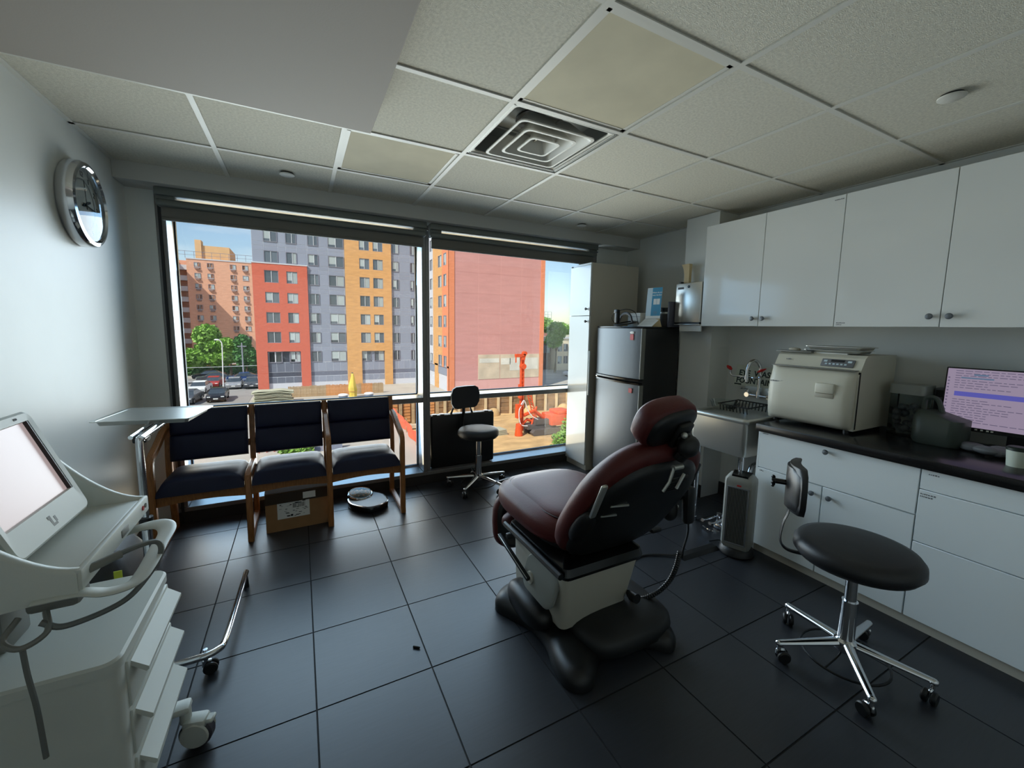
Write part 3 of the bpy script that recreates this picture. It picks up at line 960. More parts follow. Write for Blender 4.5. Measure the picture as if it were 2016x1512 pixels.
for k in range(5):
    g_.box(0.03, 0.12, 0.435 + k * .014, 0.440 + k * .014, 0.074, 0.084, TBk)
part('vent_slots', g_, 'black', t, smooth=False)
part('socket_cover', MB().rbox(0.02, 0.13, 0.415, 0.51, 0.062, 0.080, .012, 2, TBk), 'black', t)
lv = MB().rbox(-0.013, 0.013, -0.085, 0.085, -0.007, 0.007, 0.006, 2, TBk @ Matrix.Translation((-0.262, 0.43, 0.060)) @ Matrix.Rotation(R(4), 4, 'Z') @ Matrix.Rotation(R(-6), 4, 'X'))
part('recline_lever', lv, 'steel', t)
part('hinge_cover', MB().sup((-0.235, 0.25, 0.045), (0.05, 0.10, 0.03), 0.8, 0.8, 20, 10, TBk), 'black', t)
tr = MB().tube([TBk @ Vector((-0.20, 0.40, 0.072)), TBk @ Vector((-0.12, 0.40, 0.082))], 0.005, 6).tube([TBk @ Vector((-0.215, 0.34, 0.072)), TBk @ Vector((-0.145, 0.34, 0.08))], 0.004, 6)
part('chrome_pins', tr, 'steel', t)
# headrest
HT = axes((0.325, -1.835, 1.105), (0.985, 0.12, 0.12), (-0.05, -0.48, 0.87), (0.12, -0.87, -0.48))
hy = Vector((-0.05, -0.48, 0.87)).normalized()
hx = Vector((1, -0.05, 0.26)).normalized()
hx = (hx - hy * hx.dot(hy)).normalized()
HT = axes((0.325, -1.835, 1.105), hx, hy, hx.cross(hy))
o3 = [(x, y) for x, y in [(0.132 * math.copysign(abs(math.cos(2 * PI * k / 36)) ** .7, math.cos(2 * PI * k / 36)), 0.088 * math.copysign(abs(math.sin(2 * PI * k / 36)) ** .7, math.sin(2 * PI * k / 36))) for k in range(36)]]
part('headrest_pad', MB().loft(puff(o3, ((0.5, -0.052), (0.80, -0.05), (0.94, -0.036), (1.0, -0.008), (0.985, 0.022), (0.92, 0.036))), T=HT), 'red', t, ang=80)
part('headrest_shell', MB().loft(puff(o3, ((0.86, 0.034), (0.84, 0.046), (0.7, 0.054))), T=HT), 'black', t, ang=60)
ha = MB()
ha.rbox(0.0, 0.075, -0.075, 0.03, 0.045, 0.075, 0.012, 2, HT)
p0, p1 = HT @ Vector((0.04, -0.02, 0.07)), TBk @ Vector((0.03, 0.60, 0.05))
ha.tube([p0, p0 + Vector((0.005, -0.02, -0.03)), (p0 + p1) / 2 + Vector((0.008, -0.025, 0)), p1], [0.034, 0.036, 0.036, 0.03], 10, 0, flat=0.75)
ha.sup(tuple((p0 + p1) / 2 + Vector((0.0, -0.03, 0.01))), (0.042, 0.034, 0.040), 0.9, 0.9, 16, 10)
part('headrest_arm', ha, 'black', t)
kn = MB().sup(tuple(HT @ Vector((0.015, 0.0, 0.085))), (0.012, 0.012, 0.012), 1, 1, 12, 8)
q0 = TBk @ Vector((-0.03, 0.60, 0.085))
kn.tube([q0, q0 + Vector((0.045, -.002, 0))], [0.010, 0.009], 10)
kn.tube([q0 + Vector((0.005, 0, 0)), q0 + Vector((-0.015, 0.0, -0.05)), q0 + Vector((-0.03, 0.012, -0.085))], 0.006, 6)
kn.tube([q0 + Vector((0.06, 0, -0.03)), q0 + Vector((0.035, 0.01, -0.085))], 0.006, 6)
part('headrest_levers', kn, 'steel', t)
# leg section, folded down
LT = axes((0.335, -0.885, 0.36), (1, 0, 0), (0, 0.10, 0.995), (0, -0.995, 0.10))
o4 = backshape(0.255, -0.185, 0.165, 0.10, 0.1, 36)
part('leg_cushion', MB().loft(puff(o4, ((0.7, -0.045), (0.93, -0.038), (1.0, -0.01), (0.99, 0.02), (0.95, 0.03))), T=LT), 'red', t, ang=80)
part('leg_shell', MB().loft(puff(o4, ((0.95, 0.028), (0.93, 0.04), (0.85, 0.048))), T=LT), 'black', t, ang=60)
part('calf_bolster', MB().sup((0.20, -1.01, 0.40), (0.12, 0.055, 0.05), 0.8, 0.8), 'red', t)
LVT = axes((0.050, -1.193, 0.315), (0.05, -0.955, -0.29), (1, 0.05, 0), (0, -0.29, 0.955))
hb_ = MB()
hb_.rbox(-0.150, 0.150, -0.010, 0.010, -0.010, 0.010, 0.004, 2, LVT)
part('foot_lever', hb_, 'black', t)
part('lever_trim', MB().rbox(-0.148, 0.148, -0.0115, -0.009, 0.006, 0.011, 0.001, 1, LVT), 'steel', t)
part('lever_arm', MB().rbox(0.045, 0.17, -1.145, -1.115, 0.375, 0.40, 0.006), 'black', t)
part('lever_pivot', MB().cyl((0.066, -1.325, 0.272), (0.115, -1.325, 0.272), 0.028, n=18), 'chair_w', t)
# hand control with coiled hose on the right side
h = MB()
h.rbox(-0.028, 0.028, -0.11, 0.075, -0.02, 0.02, 0.016, 2, axes((0.70, -1.665, 0.66), (1, 0, 0), (-0.10, -0.05, 1), (0, -1, 0)))
h.rbox(-0.014, 0.014, -0.03, 0.075, -0.014, 0.014, 0.008, 2, axes((0.715, -1.66, 0.77), (0.85, 0, -0.5), (0.5, 0, 0.85), (0, -1, 0)))
part('hand_control', h, 'black', t)
part('control_bracket', MB().rbox(0.60, 0.69, -1.645, -1.60, 0.66, 0.70, .01).sup((0.635, -1.62, 0.615), (0.035, 0.03, 0.05), 0.8, 0.8, 16, 10), 'black', t)
part('control_cable', MB().tube([(0.70, -1.67, 0.56), (0.715, -1.66, 0.50), (0.70, -1.655, 0.43), (0.70, -1.65, 0.38)], 0.0045, 6, 6), 'black', t)
hp = catmull([Vector(p) for p in ((0.69, -1.645, 0.41), (0.69, -1.63, 0.33), (0.685, -1.60, 0.24), (0.65, -1.56, 0.165), (0.58, -1.53, 0.135), (0.52, -1.52, 0.16), (0.49, -1.53, 0.20))], 14)
part('coiled_hose', MB().tube(hp, [0.0125 if i % 2 else 0.0095 for i in range(len(hp))], 10), 'black', t)
part('hose_collar', MB().tube([(0.485, -1.595, 0.205), (0.485, -1.56, 0.20)], 0.022, 14), 'black', t)
part('rear_pedal', MB().rbox(0.60, 0.66, -1.56, -1.53, 0.475, 0.495, 0.006), 'black', t)

# ================================================================ scanner cart
t = thing('scanner_cart', 'pale grey medical scanner cart with screen and three drawers at left', 'cart', (-1.45, -1.46, 0))
X1, YF, YN = -1.262, -1.245, -1.640
part('body', MB().loft([rrect(-1.72, X1, YN - .02, YF, .14, .035, 6), rrect(-1.72, X1, YN - .02, YF, .60, .035, 6)]), 'cart', t)
part('top_plate', MB().loft([rrect(-1.73, X1 + .006, YN - .025, YF + .01, .602, .035, 6), rrect(-1.73, X1 + .006, YN - .025, YF + .01, .624, .035, 6), rrect(-1.725, X1, YN - .02, YF + .005, .63, .03, 6)]), 'cart', t)
for k in range(3):
    z1 = 0.588 - 0.135 * k
    d = part('drawer', MB().rbox(X1 - .01, X1 + 0.006, YN + .03, YF - .012, z1 - 0.125, z1, 0.004), 'cart', t)
    hd = MB()
    yy = [YN + .045, YF - .022]
    prof = [(0.006, z1 - .01), (0.006, z1 - .024), (0.034, z1 - .05), (0.040, z1 - .046), (0.040, z1 - .038)]
    hd.loft([[(X1 + a, y, b) for a, b in prof] for y in (yy[0], yy[0] + .02, yy[1] - .02, yy[1])])
    part('pull_lip', hd, 'cart', d)
part('base_frame', MB().rbox(-1.70, X1 - .01, YN, YF - .01, 0.10, 0.142, 0.01), 'cart_d', t)
def caster(x, y, ang, par):
    T = Matrix.Translation((x, y, 0)) @ Matrix.Rotation(R(ang), 4, 'Z')
    c = MB()
    c.lathe([(0.001, -0.018), (0.044, -0.018), (0.050, -0.012), (0.050, 0.012), (0.044, 0.018), (0.001, 0.018)], n=28, T=T @ Matrix.Translation((0, 0, 0.05)) @ Matrix.Rotation(PI / 2, 4, 'X'))
    w = part('caster', c, mat('caster_tyre', rgb(60, 56, 62), 0.5), par)
    h = MB()
    for sy in (-0.024, 0.024):
        h.lathe([(0.001, -0.005), (0.040, -0.005), (0.044, 0.0), (0.040, 0.005), (0.001, 0.005)], n=24, T=T @ Matrix.Translation((0.002, sy, 0.056)) @ Matrix.Rotation(PI / 2, 4, 'X'))
    h.rbox(-0.035, 0.035, -0.026, 0.026, 0.07, 0.108, 0.012, 2, T)
    h.cyl(T @ Vector((-0.03, 0, 0.095)), T @ Vector((-0.03, 0, 0.15)), 0.017)
    h.rbox(0.03, 0.055, -0.018, 0.018, 0.085, 0.10, 0.005, 1, T)
    part('hood', h, 'cart', w)
caster(-1.205, -1.285, -15, t)
caster(-1.205, -1.66, 30, t)
caster(-1.70, -1.285, 60, t)
caster(-1.70, -1.66, 100, t)
ar = MB()
for y in (-1.285, -1.66):
    ar.rbox(-1.72, -1.215, y - .026, y + .026, 0.142, 0.168, 0.01)
part('outrigger', ar, 'cart', t)
part('column', MB().rbox(-1.60, -1.50, -1.52, -1.40, 0.62, 0.83, 0.02), 'cart_d', t)
# console: a tray with raised, swept side walls
TX0, TX1, TY0, TY1, TZ = -1.62, -1.298, -1.675, -1.262, 0.885
part('console_tray', MB().rbox(TX0, TX1, TY0, TY1, TZ - 0.035, TZ, 0.012, 3), 'cart', t)
for y0, y1 in ((TY0 - .022, TY0 + .004), (TY1 - .004, TY1 + .022)):
    rings = []
    for i in range(22):
        s = i / 21
        x = TX1 - s * 0.36
        top = TZ + 0.004 + min(0.19, 0.105 * (s * .36 / .15) ** 1.7)
        bot = TZ - 0.060 - 0.03 * s
        ym = (y0 + y1) / 2
        rings.append([(x, y0, bot + .01), (x, y1, bot + .01), (x, y1, top - .008), (x, ym + .006, top), (x, ym - .006, top), (x, y0, top - .008)])
    sw = MB().loft(rings)
    part('side_wall', sw, 'cart', t, ang=50)
part('console_underside', MB().loft([rrect(TX0 - .02, TX1, TY0 - .01, TY1 + .01, TZ - .034, .03), rrect(TX0 - .02, TX1 - .02, TY0 + .02, TY1 - .02, TZ - .075, .04)]), 'cart', t)
part('front_lip', MB().rbox(TX1 - .006, TX1 + .008, TY0 - .02, TY1 + .02, TZ - .045, TZ + .004, .005), 'cart', t)
for y, m_ in ((-1.298, 'redsq'), (-1.275, 'cart_d')):
    part('button', MB().cyl((TX1 + .006, y, TZ - .018), (TX1 + .0105, y, TZ - .018), .007, n=14), m_, t)
part('front_slot', MB().rbox(TX1 + .004, TX1 + .010, -1.47, -1.42, TZ - .034, TZ - .012, .004), 'cart_d', t)
# screen
ST = axes((-1.452, -1.492, 1.050), (0, 1, 0), (-0.345, 0, 0.939), (0.939, 0, 0.345))
part('screen_back', MB().rbox(-0.168, 0.168, -0.150, 0.150, -0.045, -0.012, 0.014, 3, ST), 'cart', t)
bz = MB()
def rr2(hx, hy, z, r, yo=0):
    return [(x, y + yo, z) for x, y, _ in rrect(-hx, hx, -hy, hy, 0, r, 6)]
bz.loft([rr2(.168, .150, -.013, .022), rr2(.170, .152, 0, .022), rr2(.164, .146, .006, .02), rr2(.148, .104, .004, .003, .022), rr2(.146, .102, -.006, .003, .022)], cap=False, T=ST)
sb = part('screen_bezel', bz, 'cart', t, ang=30)
part('display', MB().box(-.147, .147, -.081, .125, -.008, -.006, ST), 'scr_cart', t, smooth=False)
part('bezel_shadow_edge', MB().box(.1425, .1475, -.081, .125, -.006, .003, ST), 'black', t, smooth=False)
lg = MB()
lg.box(-.012, -.004, -.135, -.105, .0045, .0056, ST).box(-.004, .010, -.135, -.127, .0045, .0056, ST).box(.006, .014, -.127, -.112, .0045, .0056, ST).box(-.016, -.009, -.113, -.105, .0045, .0056, ST)
part('emblem', lg, 'cart_d', t, smooth=False)
txt('lettering', 'HD', .009, 'inkg', ST @ Matrix.Translation((.10, .137, .0058)), t)
# handle: flat loop in front
hl = catmull([Vector(p) for p in ((-1.36, -1.36, .80), (-1.30, -1.345, .822), (-1.235, -1.372, .838), (-1.205, -1.425, .838), (-1.203, -1.52, .835), (-1.203, -1.625, .828), (-1.215, -1.675, .822), (-1.255, -1.688, .822), (-1.30, -1.685, .832), (-1.37, -1.69, .835))], 8)
part('push_handle', MB().tube(hl, 0.022, 12, flat=0.26, up=(0, 0, 1)), 'cart', t, ang=60)
part('handle_bracket', MB().rbox(-1.40, -1.31, -1.665, -1.60, .79, .83, .012), 'cart_d', t)
part('scan_cable', MB().tube([(-1.292, -1.652, .868), (-1.235, -1.60, .875), (-1.195, -1.565, .868), (-1.185, -1.572, .84), (-1.205, -1.60, .80), (-1.24, -1.66, .775), (-1.32, -1.70, .77), (-1.36, -1.70, .79)], 0.0065, 8, 8), 'rubber_g', t)
part('cable_plug', MB().tube([(-1.296, -1.655, .868), (-1.25, -1.613, .873)], 0.010, 10), 'cart_d', t)
part('cable_hook', MB().tube([(-1.36, -1.675, .80), (-1.345, -1.715, .775), (-1.375, -1.74, .765), (-1.41, -1.715, .775), (-1.40, -1.68, .80)], 0.006, 8, 6), 'cart_d', t)
part('hanging_cable', MB().tube([(-1.375, -1.735, .765), (-1.372, -1.735, .70), (-1.366, -1.733, .62), (-1.362, -1.732, .50)], 0.005, 8, 5), 'rubber_g', t)

# instrument stand
t = thing('instrument_stand', 'stainless tray stand on a chrome U-shaped wheeled base beside the cart', 'tray stand', (-1.41, -0.86, 0))
part('lower_tube', MB().cyl((-1.40, -0.88, .09), (-1.40, -0.88, .66), .0165, n=18), 'chrome', t)
part('upper_tube', MB().tube([(-1.40, -0.88, .60), (-1.40, -0.88, .955), (-1.398, -0.868, .985), (-1.394, -0.84, .994), (-1.39, -0.40, .996)], .0125, 12, 6).tube([(-1.43, -0.86, .994), (-1.43, -0.40, .996)], .008, 8), 'chrome', t)
part('lock_collar', MB().cyl((-1.40, -0.88, .635), (-1.40, -0.88, .68), .022, n=18), 'black', t)
part('tray_bracket', MB().rbox(-1.445, -1.40, -.80, -.74, .955, .99, .006), 'black', t)
part('base_tube', MB().tube([(-1.155, -0.32, .07), (-1.165, -0.62, .075), (-1.175, -0.88, .085), (-1.195, -0.945, .09), (-1.27, -0.965, .09), (-1.42, -0.955, .09), (-1.60, -0.94, .09), (-1.655, -0.90, .085), (-1.66, -0.60, .075), (-1.66, -0.34, .07)], .0135, 12, 5), 'chrome', t)
for x in (-1.155, -1.66):
    part('glide', MB().cyl((x, -.35, 0.0), (x, -.35, .062), .014, .010, 12), 'black', t)
part('base_bridge', MB().tube([(-1.40, -0.88, .09), (-1.40, -0.955, .09)], .018, 10), 'chrome', t)
for x, y in ((-1.235, -0.945), (-1.62, -0.935)):
    c = MB()
    for s in (-.012, .012):
        c.lathe([(.001, -.008), (.022, -.008), (.026, -.003), (.026, .003), (.022, .008), (.001, .008)], n=18, T=Matrix.Translation((x + .015, y + s, .026)) @ Matrix.Rotation(PI / 2, 4, 'X'))
    w = part('caster', c, 'black', t)
    part('fork', MB().rbox(x - .014, x + .02, y - .006, y + .006, .03, .06, .004).cyl((x, y, .05), (x, y, .108), .008), 'chrome', w)
def traymesh(mb, T, hx, hy, dep=.018, rim=.014):
    mb.loft([rr2(hx, hy, .001, .02), rr2(hx, hy, .004, .02), rr2(hx - rim, hy - rim, .002, .018), rr2(hx - rim - .008, hy - rim - .008, -dep, .016), rr2(.01, .01, -dep, .003)], cap=True, T=T)
    return mb
tm = MB()
TT = Matrix.Translation((-1.432, -0.505, 1.018)) @ Matrix.Rotation(R(-7), 4, 'Z') @ Matrix.Rotation(R(0.6), 4, 'Y')
t2 = thing('instrument_tray', 'rectangular stainless tray resting on the tray stand', 'tray', (-1.432, -0.505, 1.0))
part('tray', traymesh(tm, TT, .175, .155), 'steel', t2, ang=30)

# bag on the floor behind the cart
t = thing('black_bag', 'black bag with a lime tag on the floor behind the cart', 'bag', (-1.64, -0.62, 0))
part('bag_body', MB().loft([rrect(-1.77, -1.50, -.80, -.42, .0, .06), rrect(-1.785, -1.485, -.82, -.41, .08, .07), rrect(-1.775, -1.50, -.80, -.43, .38, .07), rrect(-1.74, -1.56, -.75, -.48, .50, .06), rrect(-1.70, -1.62, -.68, -.56, .53, .03)]), 'black_v', t, ang=70)
part('carry_loop', MB().tube([(-1.66, -.70, .50), (-1.66, -.68, .58), (-1.66, -.58, .58), (-1.66, -.55, .50)], .010, 8, 6), 'black', t)
part('tag', MB().box(-1.525, -1.50, -.832, -.829, .36, .46), 'lime', t, smooth=False)

t = thing('pen_cap', 'small black pen cap lying on the floor tiles', 'pen cap', (-0.432, -1.194, 0), R(-38))
part('barrel', MB().cyl((-.016, 0, .0045), (.010, 0, .0045), .0045, n=10).cyl((.010, 0, .0045), (.016, 0, .0045), .0045, .003, n=10), 'blackg', t, local=True)
part('clip', MB().box(-.012, .012, -.001, .001, .0085, .0098), 'ink', t, smooth=False, local=True)
# ================================================================ right side: base cupboards and worktop
def knob(parent, x, y, z, r=0.014, m='steel_b'):
    return part('knob', MB().lathe([(0.001, 0), (0.006, 0), (0.005, 0.012), (r, 0.017), (r * 1.05, 0.022), (r * .8, 0.028), (0.001, 0.030)], n=20, T=axes((x, y, z), (0, 1, 0), (0, 0, -1), (-1, 0, 0))), m, parent)
def minitext(parent, x, y, z, lines, h=0.008, m='inkg'):
    b = MB()
    rr = random.Random(int(abs(y * 1000) + z * 77))
    for k, L in enumerate(lines):
        q = 0
        while q < L:
            w = rr.uniform(.003, .008)
            b.box(x - .0006, x + .0002, y - q - w, y - q, z - k * h * 1.5, z - k * h * 1.5 + h * rr.uniform(.55, .9))
            q += w + .0022
    return part('label_print', b, m, parent, smooth=False)
FXC = 1.75
t = thing('base_cabinet', 'white base cupboard with wide drawer over two doors under the autoclave', 'cabinet', (2.08, -1.72, 0))
part('carcass', MB().box(FXC + .018, 2.40, -2.105, -1.337, .055, .804), 'white_m', t, smooth=False)
part('end_panel', MB().box(FXC + .002, 2.40, -1.337, -1.325, .0, .804), 'white_m', t, smooth=False)
part('plinth', MB().box(FXC + .03, FXC + .045, -2.105, -1.330, 0, .055), 'panel', t, smooth=False)
d = part('drawer', MB().rbox(FXC, FXC + .018, -2.104, -1.339, .572, .801, .0015, 1), 'white_m', t)
knob(d, FXC, -1.714, .772)
minitext(d, FXC, -1.352, .790, [.035])
for y0, y1, ky, ty in ((-1.706, -1.339, -1.665, -1.352), (-2.104, -1.712, -1.752, 0)):
    d = part('door', MB().rbox(FXC, FXC + .018, y0, y1, .058, .567, .0015, 1), 'white_m', t)
    knob(d, FXC, ky, .516)
    if ty:
        minitext(d, FXC, ty, .548, [.022])
t = thing('drawer_cabinet', 'white three-drawer base cupboard behind the rolling stool, below the monitor', 'cabinet', (2.08, -2.49, 0))
part('carcass', MB().box(FXC + .018, 2.40, -2.872, -2.107, .055, .804), 'white_m', t, smooth=False)
part('plinth', MB().box(FXC + .03, FXC + .045, -2.872, -2.105, 0, .055), 'panel', t, smooth=False)
for z0, z1 in ((.706, .801), (.446, .701), (.058, .441)):
    d = part('drawer', MB().rbox(FXC, FXC + .018, -2.870, -2.110, z0, z1, .0015, 1), 'white_m', t)
    if z0 > .7:
        minitext(d, FXC, -2.135, z1 - .022, [.035])
    elif z0 > .4:
        minitext(d, FXC, -2.115, z1 - .022, [.05, .045])
t = thing('worktop', 'black granite worktop along the right wall', 'countertop', (2.07, -2.1, .805))
part('slab', MB().rbox(1.722, 2.419, -2.90, -1.320, .805, .853, .004, 2), 'granite', t)

# wall cupboards
UX = 2.08
def upper(y0, label, l1, l2):
    t = thing('wall_cupboard', label, 'cabinet', (2.25, y0 - .475, 1.475))
    part('carcass', MB().box(UX + .020, XR - .001, y0 - .949, y0 - .001, 1.476, 2.255), 'panel', t, smooth=False)
    for k in range(2):
        a, b = y0 - .475 * (k + 1) + .0015, y0 - .475 * k - .0015
        d = part('door', MB().rbox(UX, UX + .018, a, b, 1.472, 2.259, .0015, 1), 'white', t)
        knob(d, UX, (a + .036) if k == 0 else (b - .036), 1.527, .015)
        if k == 1 and l1:
            minitext(d, UX, a + .058, 2.232, l1, .007)
        if k == 0 and l2:
            minitext(d, UX, b - .012, 1.492, l2, .007)
    return t
upper(-.578, 'white gloss wall cupboard above the sink reflecting the window', [.05], None)
upper(-1.528, 'white gloss wall cupboard above the computer monitor', None, [.04, .03])

# tall cabinet by the window
t = thing('tall_cabinet', 'tall narrow white gloss cabinet between window and fridge', 'cabinet', (1.98, .53, 0))
part('carcass', MB().box(1.69, 2.28, .362, .697, 0.0, 2.07), 'panel', t, smooth=False)
TXF = 1.67
for z0, z1, kz in ((1.565, 2.05, 1.628), (.06, 1.560, 1.507)):
    d = part('door', MB().rbox(TXF, TXF + .018, .364, .694, z0, z1, .0015, 1), 'white', t)
    knob(d, TXF, .40, kz, .013, 'black')
part('plinth', MB().box(1.70, 1.715, .364, .695, 0, .056), 'white_m', t, smooth=False)
part('top_strip', MB().box(1.672, 1.69, .364, .695, 2.052, 2.07), 'white_m', t, smooth=False)
part('pull_bar', MB().rbox(1.672, 1.688, .345, .358, .78, 1.22, .004), 'white_m', t)
part('corner_hinge', MB().rbox(1.668, 1.68, .66, .69, 2.05, 2.062, .002), 'black', t)

# fridge
t = thing('fridge', 'two-door silver fridge with black sides and two red stickers', 'refrigerator', (1.94, 0, 0))
part('cabinet_body', MB().rbox(1.752, 2.165, -.298, .292, .03, 1.446, .006), 'black', t)
part('top_panel', MB().rbox(1.715, 2.165, -.300, .294, 1.446, 1.462, .005), 'blackg', t)
def fdoor(z0, z1):
    rings = []
    for i in range(15):
        s = i / 14
        y = .290 - s * .585
        bow = .022 * (1 - (2 * s - 1) ** 2) + .006 * (1 - abs(2 * s - 1) ** 12)
        rings.append([(1.752, y, z0), (1.752, y, z1), (1.722 - bow, y, z1), (1.722 - bow, y, z0)])
    return MB().loft(rings)
dr = []
for z0, z1 in ((1.012, 1.444), (.06, .958)):
    d = part('door', fdoor(z0, z1), 'steel_b', t, ang=25)
    part('door_trim', MB().rbox(1.712, 1.756, -.304, -.292, z0, z1, .003), 'cart_d', d)
    dr.append(d)
hb = MB()
for zz, th in ((1.000, .012), (.968, .012)):
    rings = []
    for i in range(15):
        s = i / 14
        y = .290 - s * .585
        bow = .030 * (1 - (2 * s - 1) ** 2)
        rings.append([(1.752, y, zz - th), (1.752, y, zz + th), (1.708 - bow, y, zz + th * .6), (1.708 - bow, y, zz - th * .6)])
    hb.loft(rings)
part('handle', hb, 'blackg', dr[0])
part('handle_cap', MB().sup((1.712, .262, .985), (.010, .024, .010), .8, .8, 12, 8), 'chrome', dr[0])
part('sticker', MB().box(1.7005, 1.7040, -.215, -.175, 1.345, 1.395), 'redsq', dr[0], label='red square sticker', smooth=False)
part('hook', MB().sup((1.7035, -.195, 1.409), (.005, .027, .011), .8, .8, 14, 8), 'paper', dr[0], label='white sticker hook')
part('sticker', MB().box(1.7005, 1.7045, -.225, -.185, .885, .925), 'redsq', dr[1], label='red square sticker', smooth=False)
part('feet', MB().cyl((1.80, -.25, 0), (1.80, -.25, .03), .02).cyl((1.80, .24, 0), (1.80, .24, .03), .02).cyl((2.12, .24, 0), (2.12, .24, .03), .02).cyl((2.12, -.25, 0), (2.12, -.25, .03), .02), 'black', t)

# things on the fridge
ZF = 1.462
t = thing('headband_light', 'black headband lamp with cable lying on top of the fridge', 'headlamp', (1.80, .03, ZF))
hbm = MB()
hbm.tube([Vector((1.80 + .095 * math.cos(a), .0 + .085 * math.sin(a), ZF + .030 + .018 * math.cos(a))) for a in [2 * PI * k / 32 for k in range(32)]], .016, 8, closed=True, flat=.35, up=(0, 0, 1))
part('headband', hbm, 'black_v', t)
part('top_strap', MB().tube([(1.80, .088, ZF + .03), (1.80, .06, ZF + .095), (1.80, 0, ZF + .118), (1.80, -.06, ZF + .095), (1.80, -.088, ZF + .03)], .013, 8, 5, flat=.35, up=(1, 0, 0)), 'black_v', t)
part('lamp_housing', MB().rbox(1.70, 1.735, .0, .038, ZF + .03, ZF + .145, .008).rbox(1.695, 1.73, -.004, .042, ZF + .115, ZF + .15, .008), 'black', t)
part('lamp_cable', MB().tube([(1.72, .02, ZF + .14), (1.74, .10, ZF + .12), (1.76, .135, ZF + .06), (1.80, .10, ZF + .01)], .003, 6, 8).tube([(1.72, .0, ZF + .14), (1.74, -.08, ZF + .15), (1.80, -.12, ZF + .12), (1.86, -.10, ZF + .02)], .003, 6, 8), 'black', t)
t = thing('small_carton', 'small white carton on the fridge behind the headband lamp', 'box', (1.97, .02, ZF))
part('carton', MB().rbox(1.92, 2.04, -.06, .10, ZF, ZF + .125, .003), 'paper', t)
part('lid_line', MB().box(1.9185, 1.9195, -.06, .10, ZF + .09, ZF + .093), 'inkg', t, smooth=False)

t = thing('brochure_stand', 'blue and white brochure card standing on the fridge', 'leaflet', (1.91, -.20, ZF))
FB = axes((1.93, -.205, ZF + .205), (0.14, -.99, 0), (.07, .01, .99), (-.99, -.14, .07))
part('back_card', MB().box(-.075, .075, -.135, .135, -.0015, .0015, FB), 'paper', t, smooth=False)
FL = axes((1.875, -.210, ZF + .036), (0.14, -.99, 0), (.84, .12, .53), (-.53, -.07, .84))
part('base_flap', MB().box(-.078, .075, -.066, .066, -.0012, .0012, FL), 'paper', t, smooth=False)
part('support_wedge', MB().loft([[(1.93, -.280, ZF + .07), (1.96, -.280, ZF), (1.86, -.262, ZF)], [(1.93, -.13, ZF + .07), (1.95, -.13, ZF), (1.85, -.12, ZF)]]), 'beige', t, smooth=False)
part('blue_panel', MB().box(-.022, .075, -.110, .135, .0015, .0024, FB), 'teal', t, smooth=False)
part('photo_panel', MB().box(-.075, -.022, -.110, .128, .0015, .0022, FB), 'paleblue', t, smooth=False)
part('picture_boxes', MB().box(-.004, .027, -.012, .038, .0024, .003, FB).box(.030, .060, -.012, .038, .0024, .003, FB), 'paper', t, smooth=False)
txt('lettering', 'Where do you', .0165, 'paper', FB @ Matrix.Translation((.028, .092, .0026)), t, bold=.0004)
txt('lettering', 'wear the line?', .0165, 'paper', FB @ Matrix.Translation((.028, .070, .0026)), t, bold=.0004)
sm = MB()
for k, w in enumerate((.030, .040, .034)):
    sm.box(.005, .005 + w, -.075 - k * .010, -.0725 - k * .010, .0024, .003, FB)
sm.box(.0, .05, .115, .117, .0024, .003, FB)
for k in range(4):
    sm.box(-.06, .05, .03 - k * .02, .031 - k * .02, .0012, .0016, FL)
part('small_print', sm, 'inkg', t, smooth=False)

t = thing('dark_canister', 'dark cylinder canister with black lid behind the brochure on the fridge', 'canister', (2.09, -.20, ZF))
part('body', MB().lathe([(.001, 0), (.066, 0), (.068, .01), (.068, .115), (.001, .115)], (2.09, -.20, ZF), 28), mat('brown_black', rgb(52, 46, 44), .5), t)
part('silver_band', MB().lathe([(.069, .115), (.070, .118), (.070, .130), (.069, .132)], (2.09, -.20, ZF), 28), 'steel', t)
part('lid', MB().lathe([(.069, .131), (.070, .134), (.070, .166), (.066, .17), (.001, .17)], (2.09, -.20, ZF), 28), 'black', t)
t = thing('binder', 'grey binder standing on the fridge next to the steel dispenser', 'binder', (2.09, -.28, ZF))
part('cover', MB().rbox(2.03, 2.16, -.295, -.272, ZF, ZF + .22, .003), mat('grey_binder', rgb(84, 84, 96), .45), t)
part('pages', MB().box(2.034, 2.15, -.291, -.276, ZF + .004, ZF + .221), 'inkg', t, smooth=False)

# steel dispenser on the column
t = thing('towel_dispenser', 'stainless paper towel dispenser with lock on the column beside the wall cupboard', 'dispenser', (2.13, -.44, 1.48))
part('housing', MB().rbox(2.072, 2.18, -.572, -.312, 1.502, 1.832, .006, 2), mat('polished_steel', rgb(226, 222, 212), .28, .8), t)
part('slot', MB().box(2.074, 2.16, -.566, -.318, 1.488, 1.502), 'black', t, smooth=False)
part('lower_rim', MB().rbox(2.070, 2.18, -.572, -.312, 1.480, 1.489, .002), 'steel', t)
part('lock', MB().lathe([(.001, 0), (.011, 0), (.011, .003), (.008, .005), (.006, .003), (.001, .003)], n=18, T=axes((2.072, -.445, 1.80), (0, 1, 0), (0, 0, -1), (-1, 0, 0))), 'blackg', t)
part('label_plate', MB().box(2.0705, 2.072, -.395, -.335, 1.782, 1.80), 'inkg', t, smooth=False)
part('paper_towel', MB().loft([[(2.085, y, 1.485), (2.095, y, 1.485), (2.088 + .01, y, 1.43), (2.078 + .01, y, 1.428)] for y in (-.575, -.36)]), 'paper', t, smooth=False)
t = thing('beige_holder', 'flared beige holder standing on top of the steel dispenser', 'holder', (2.13, -.385, 1.832))
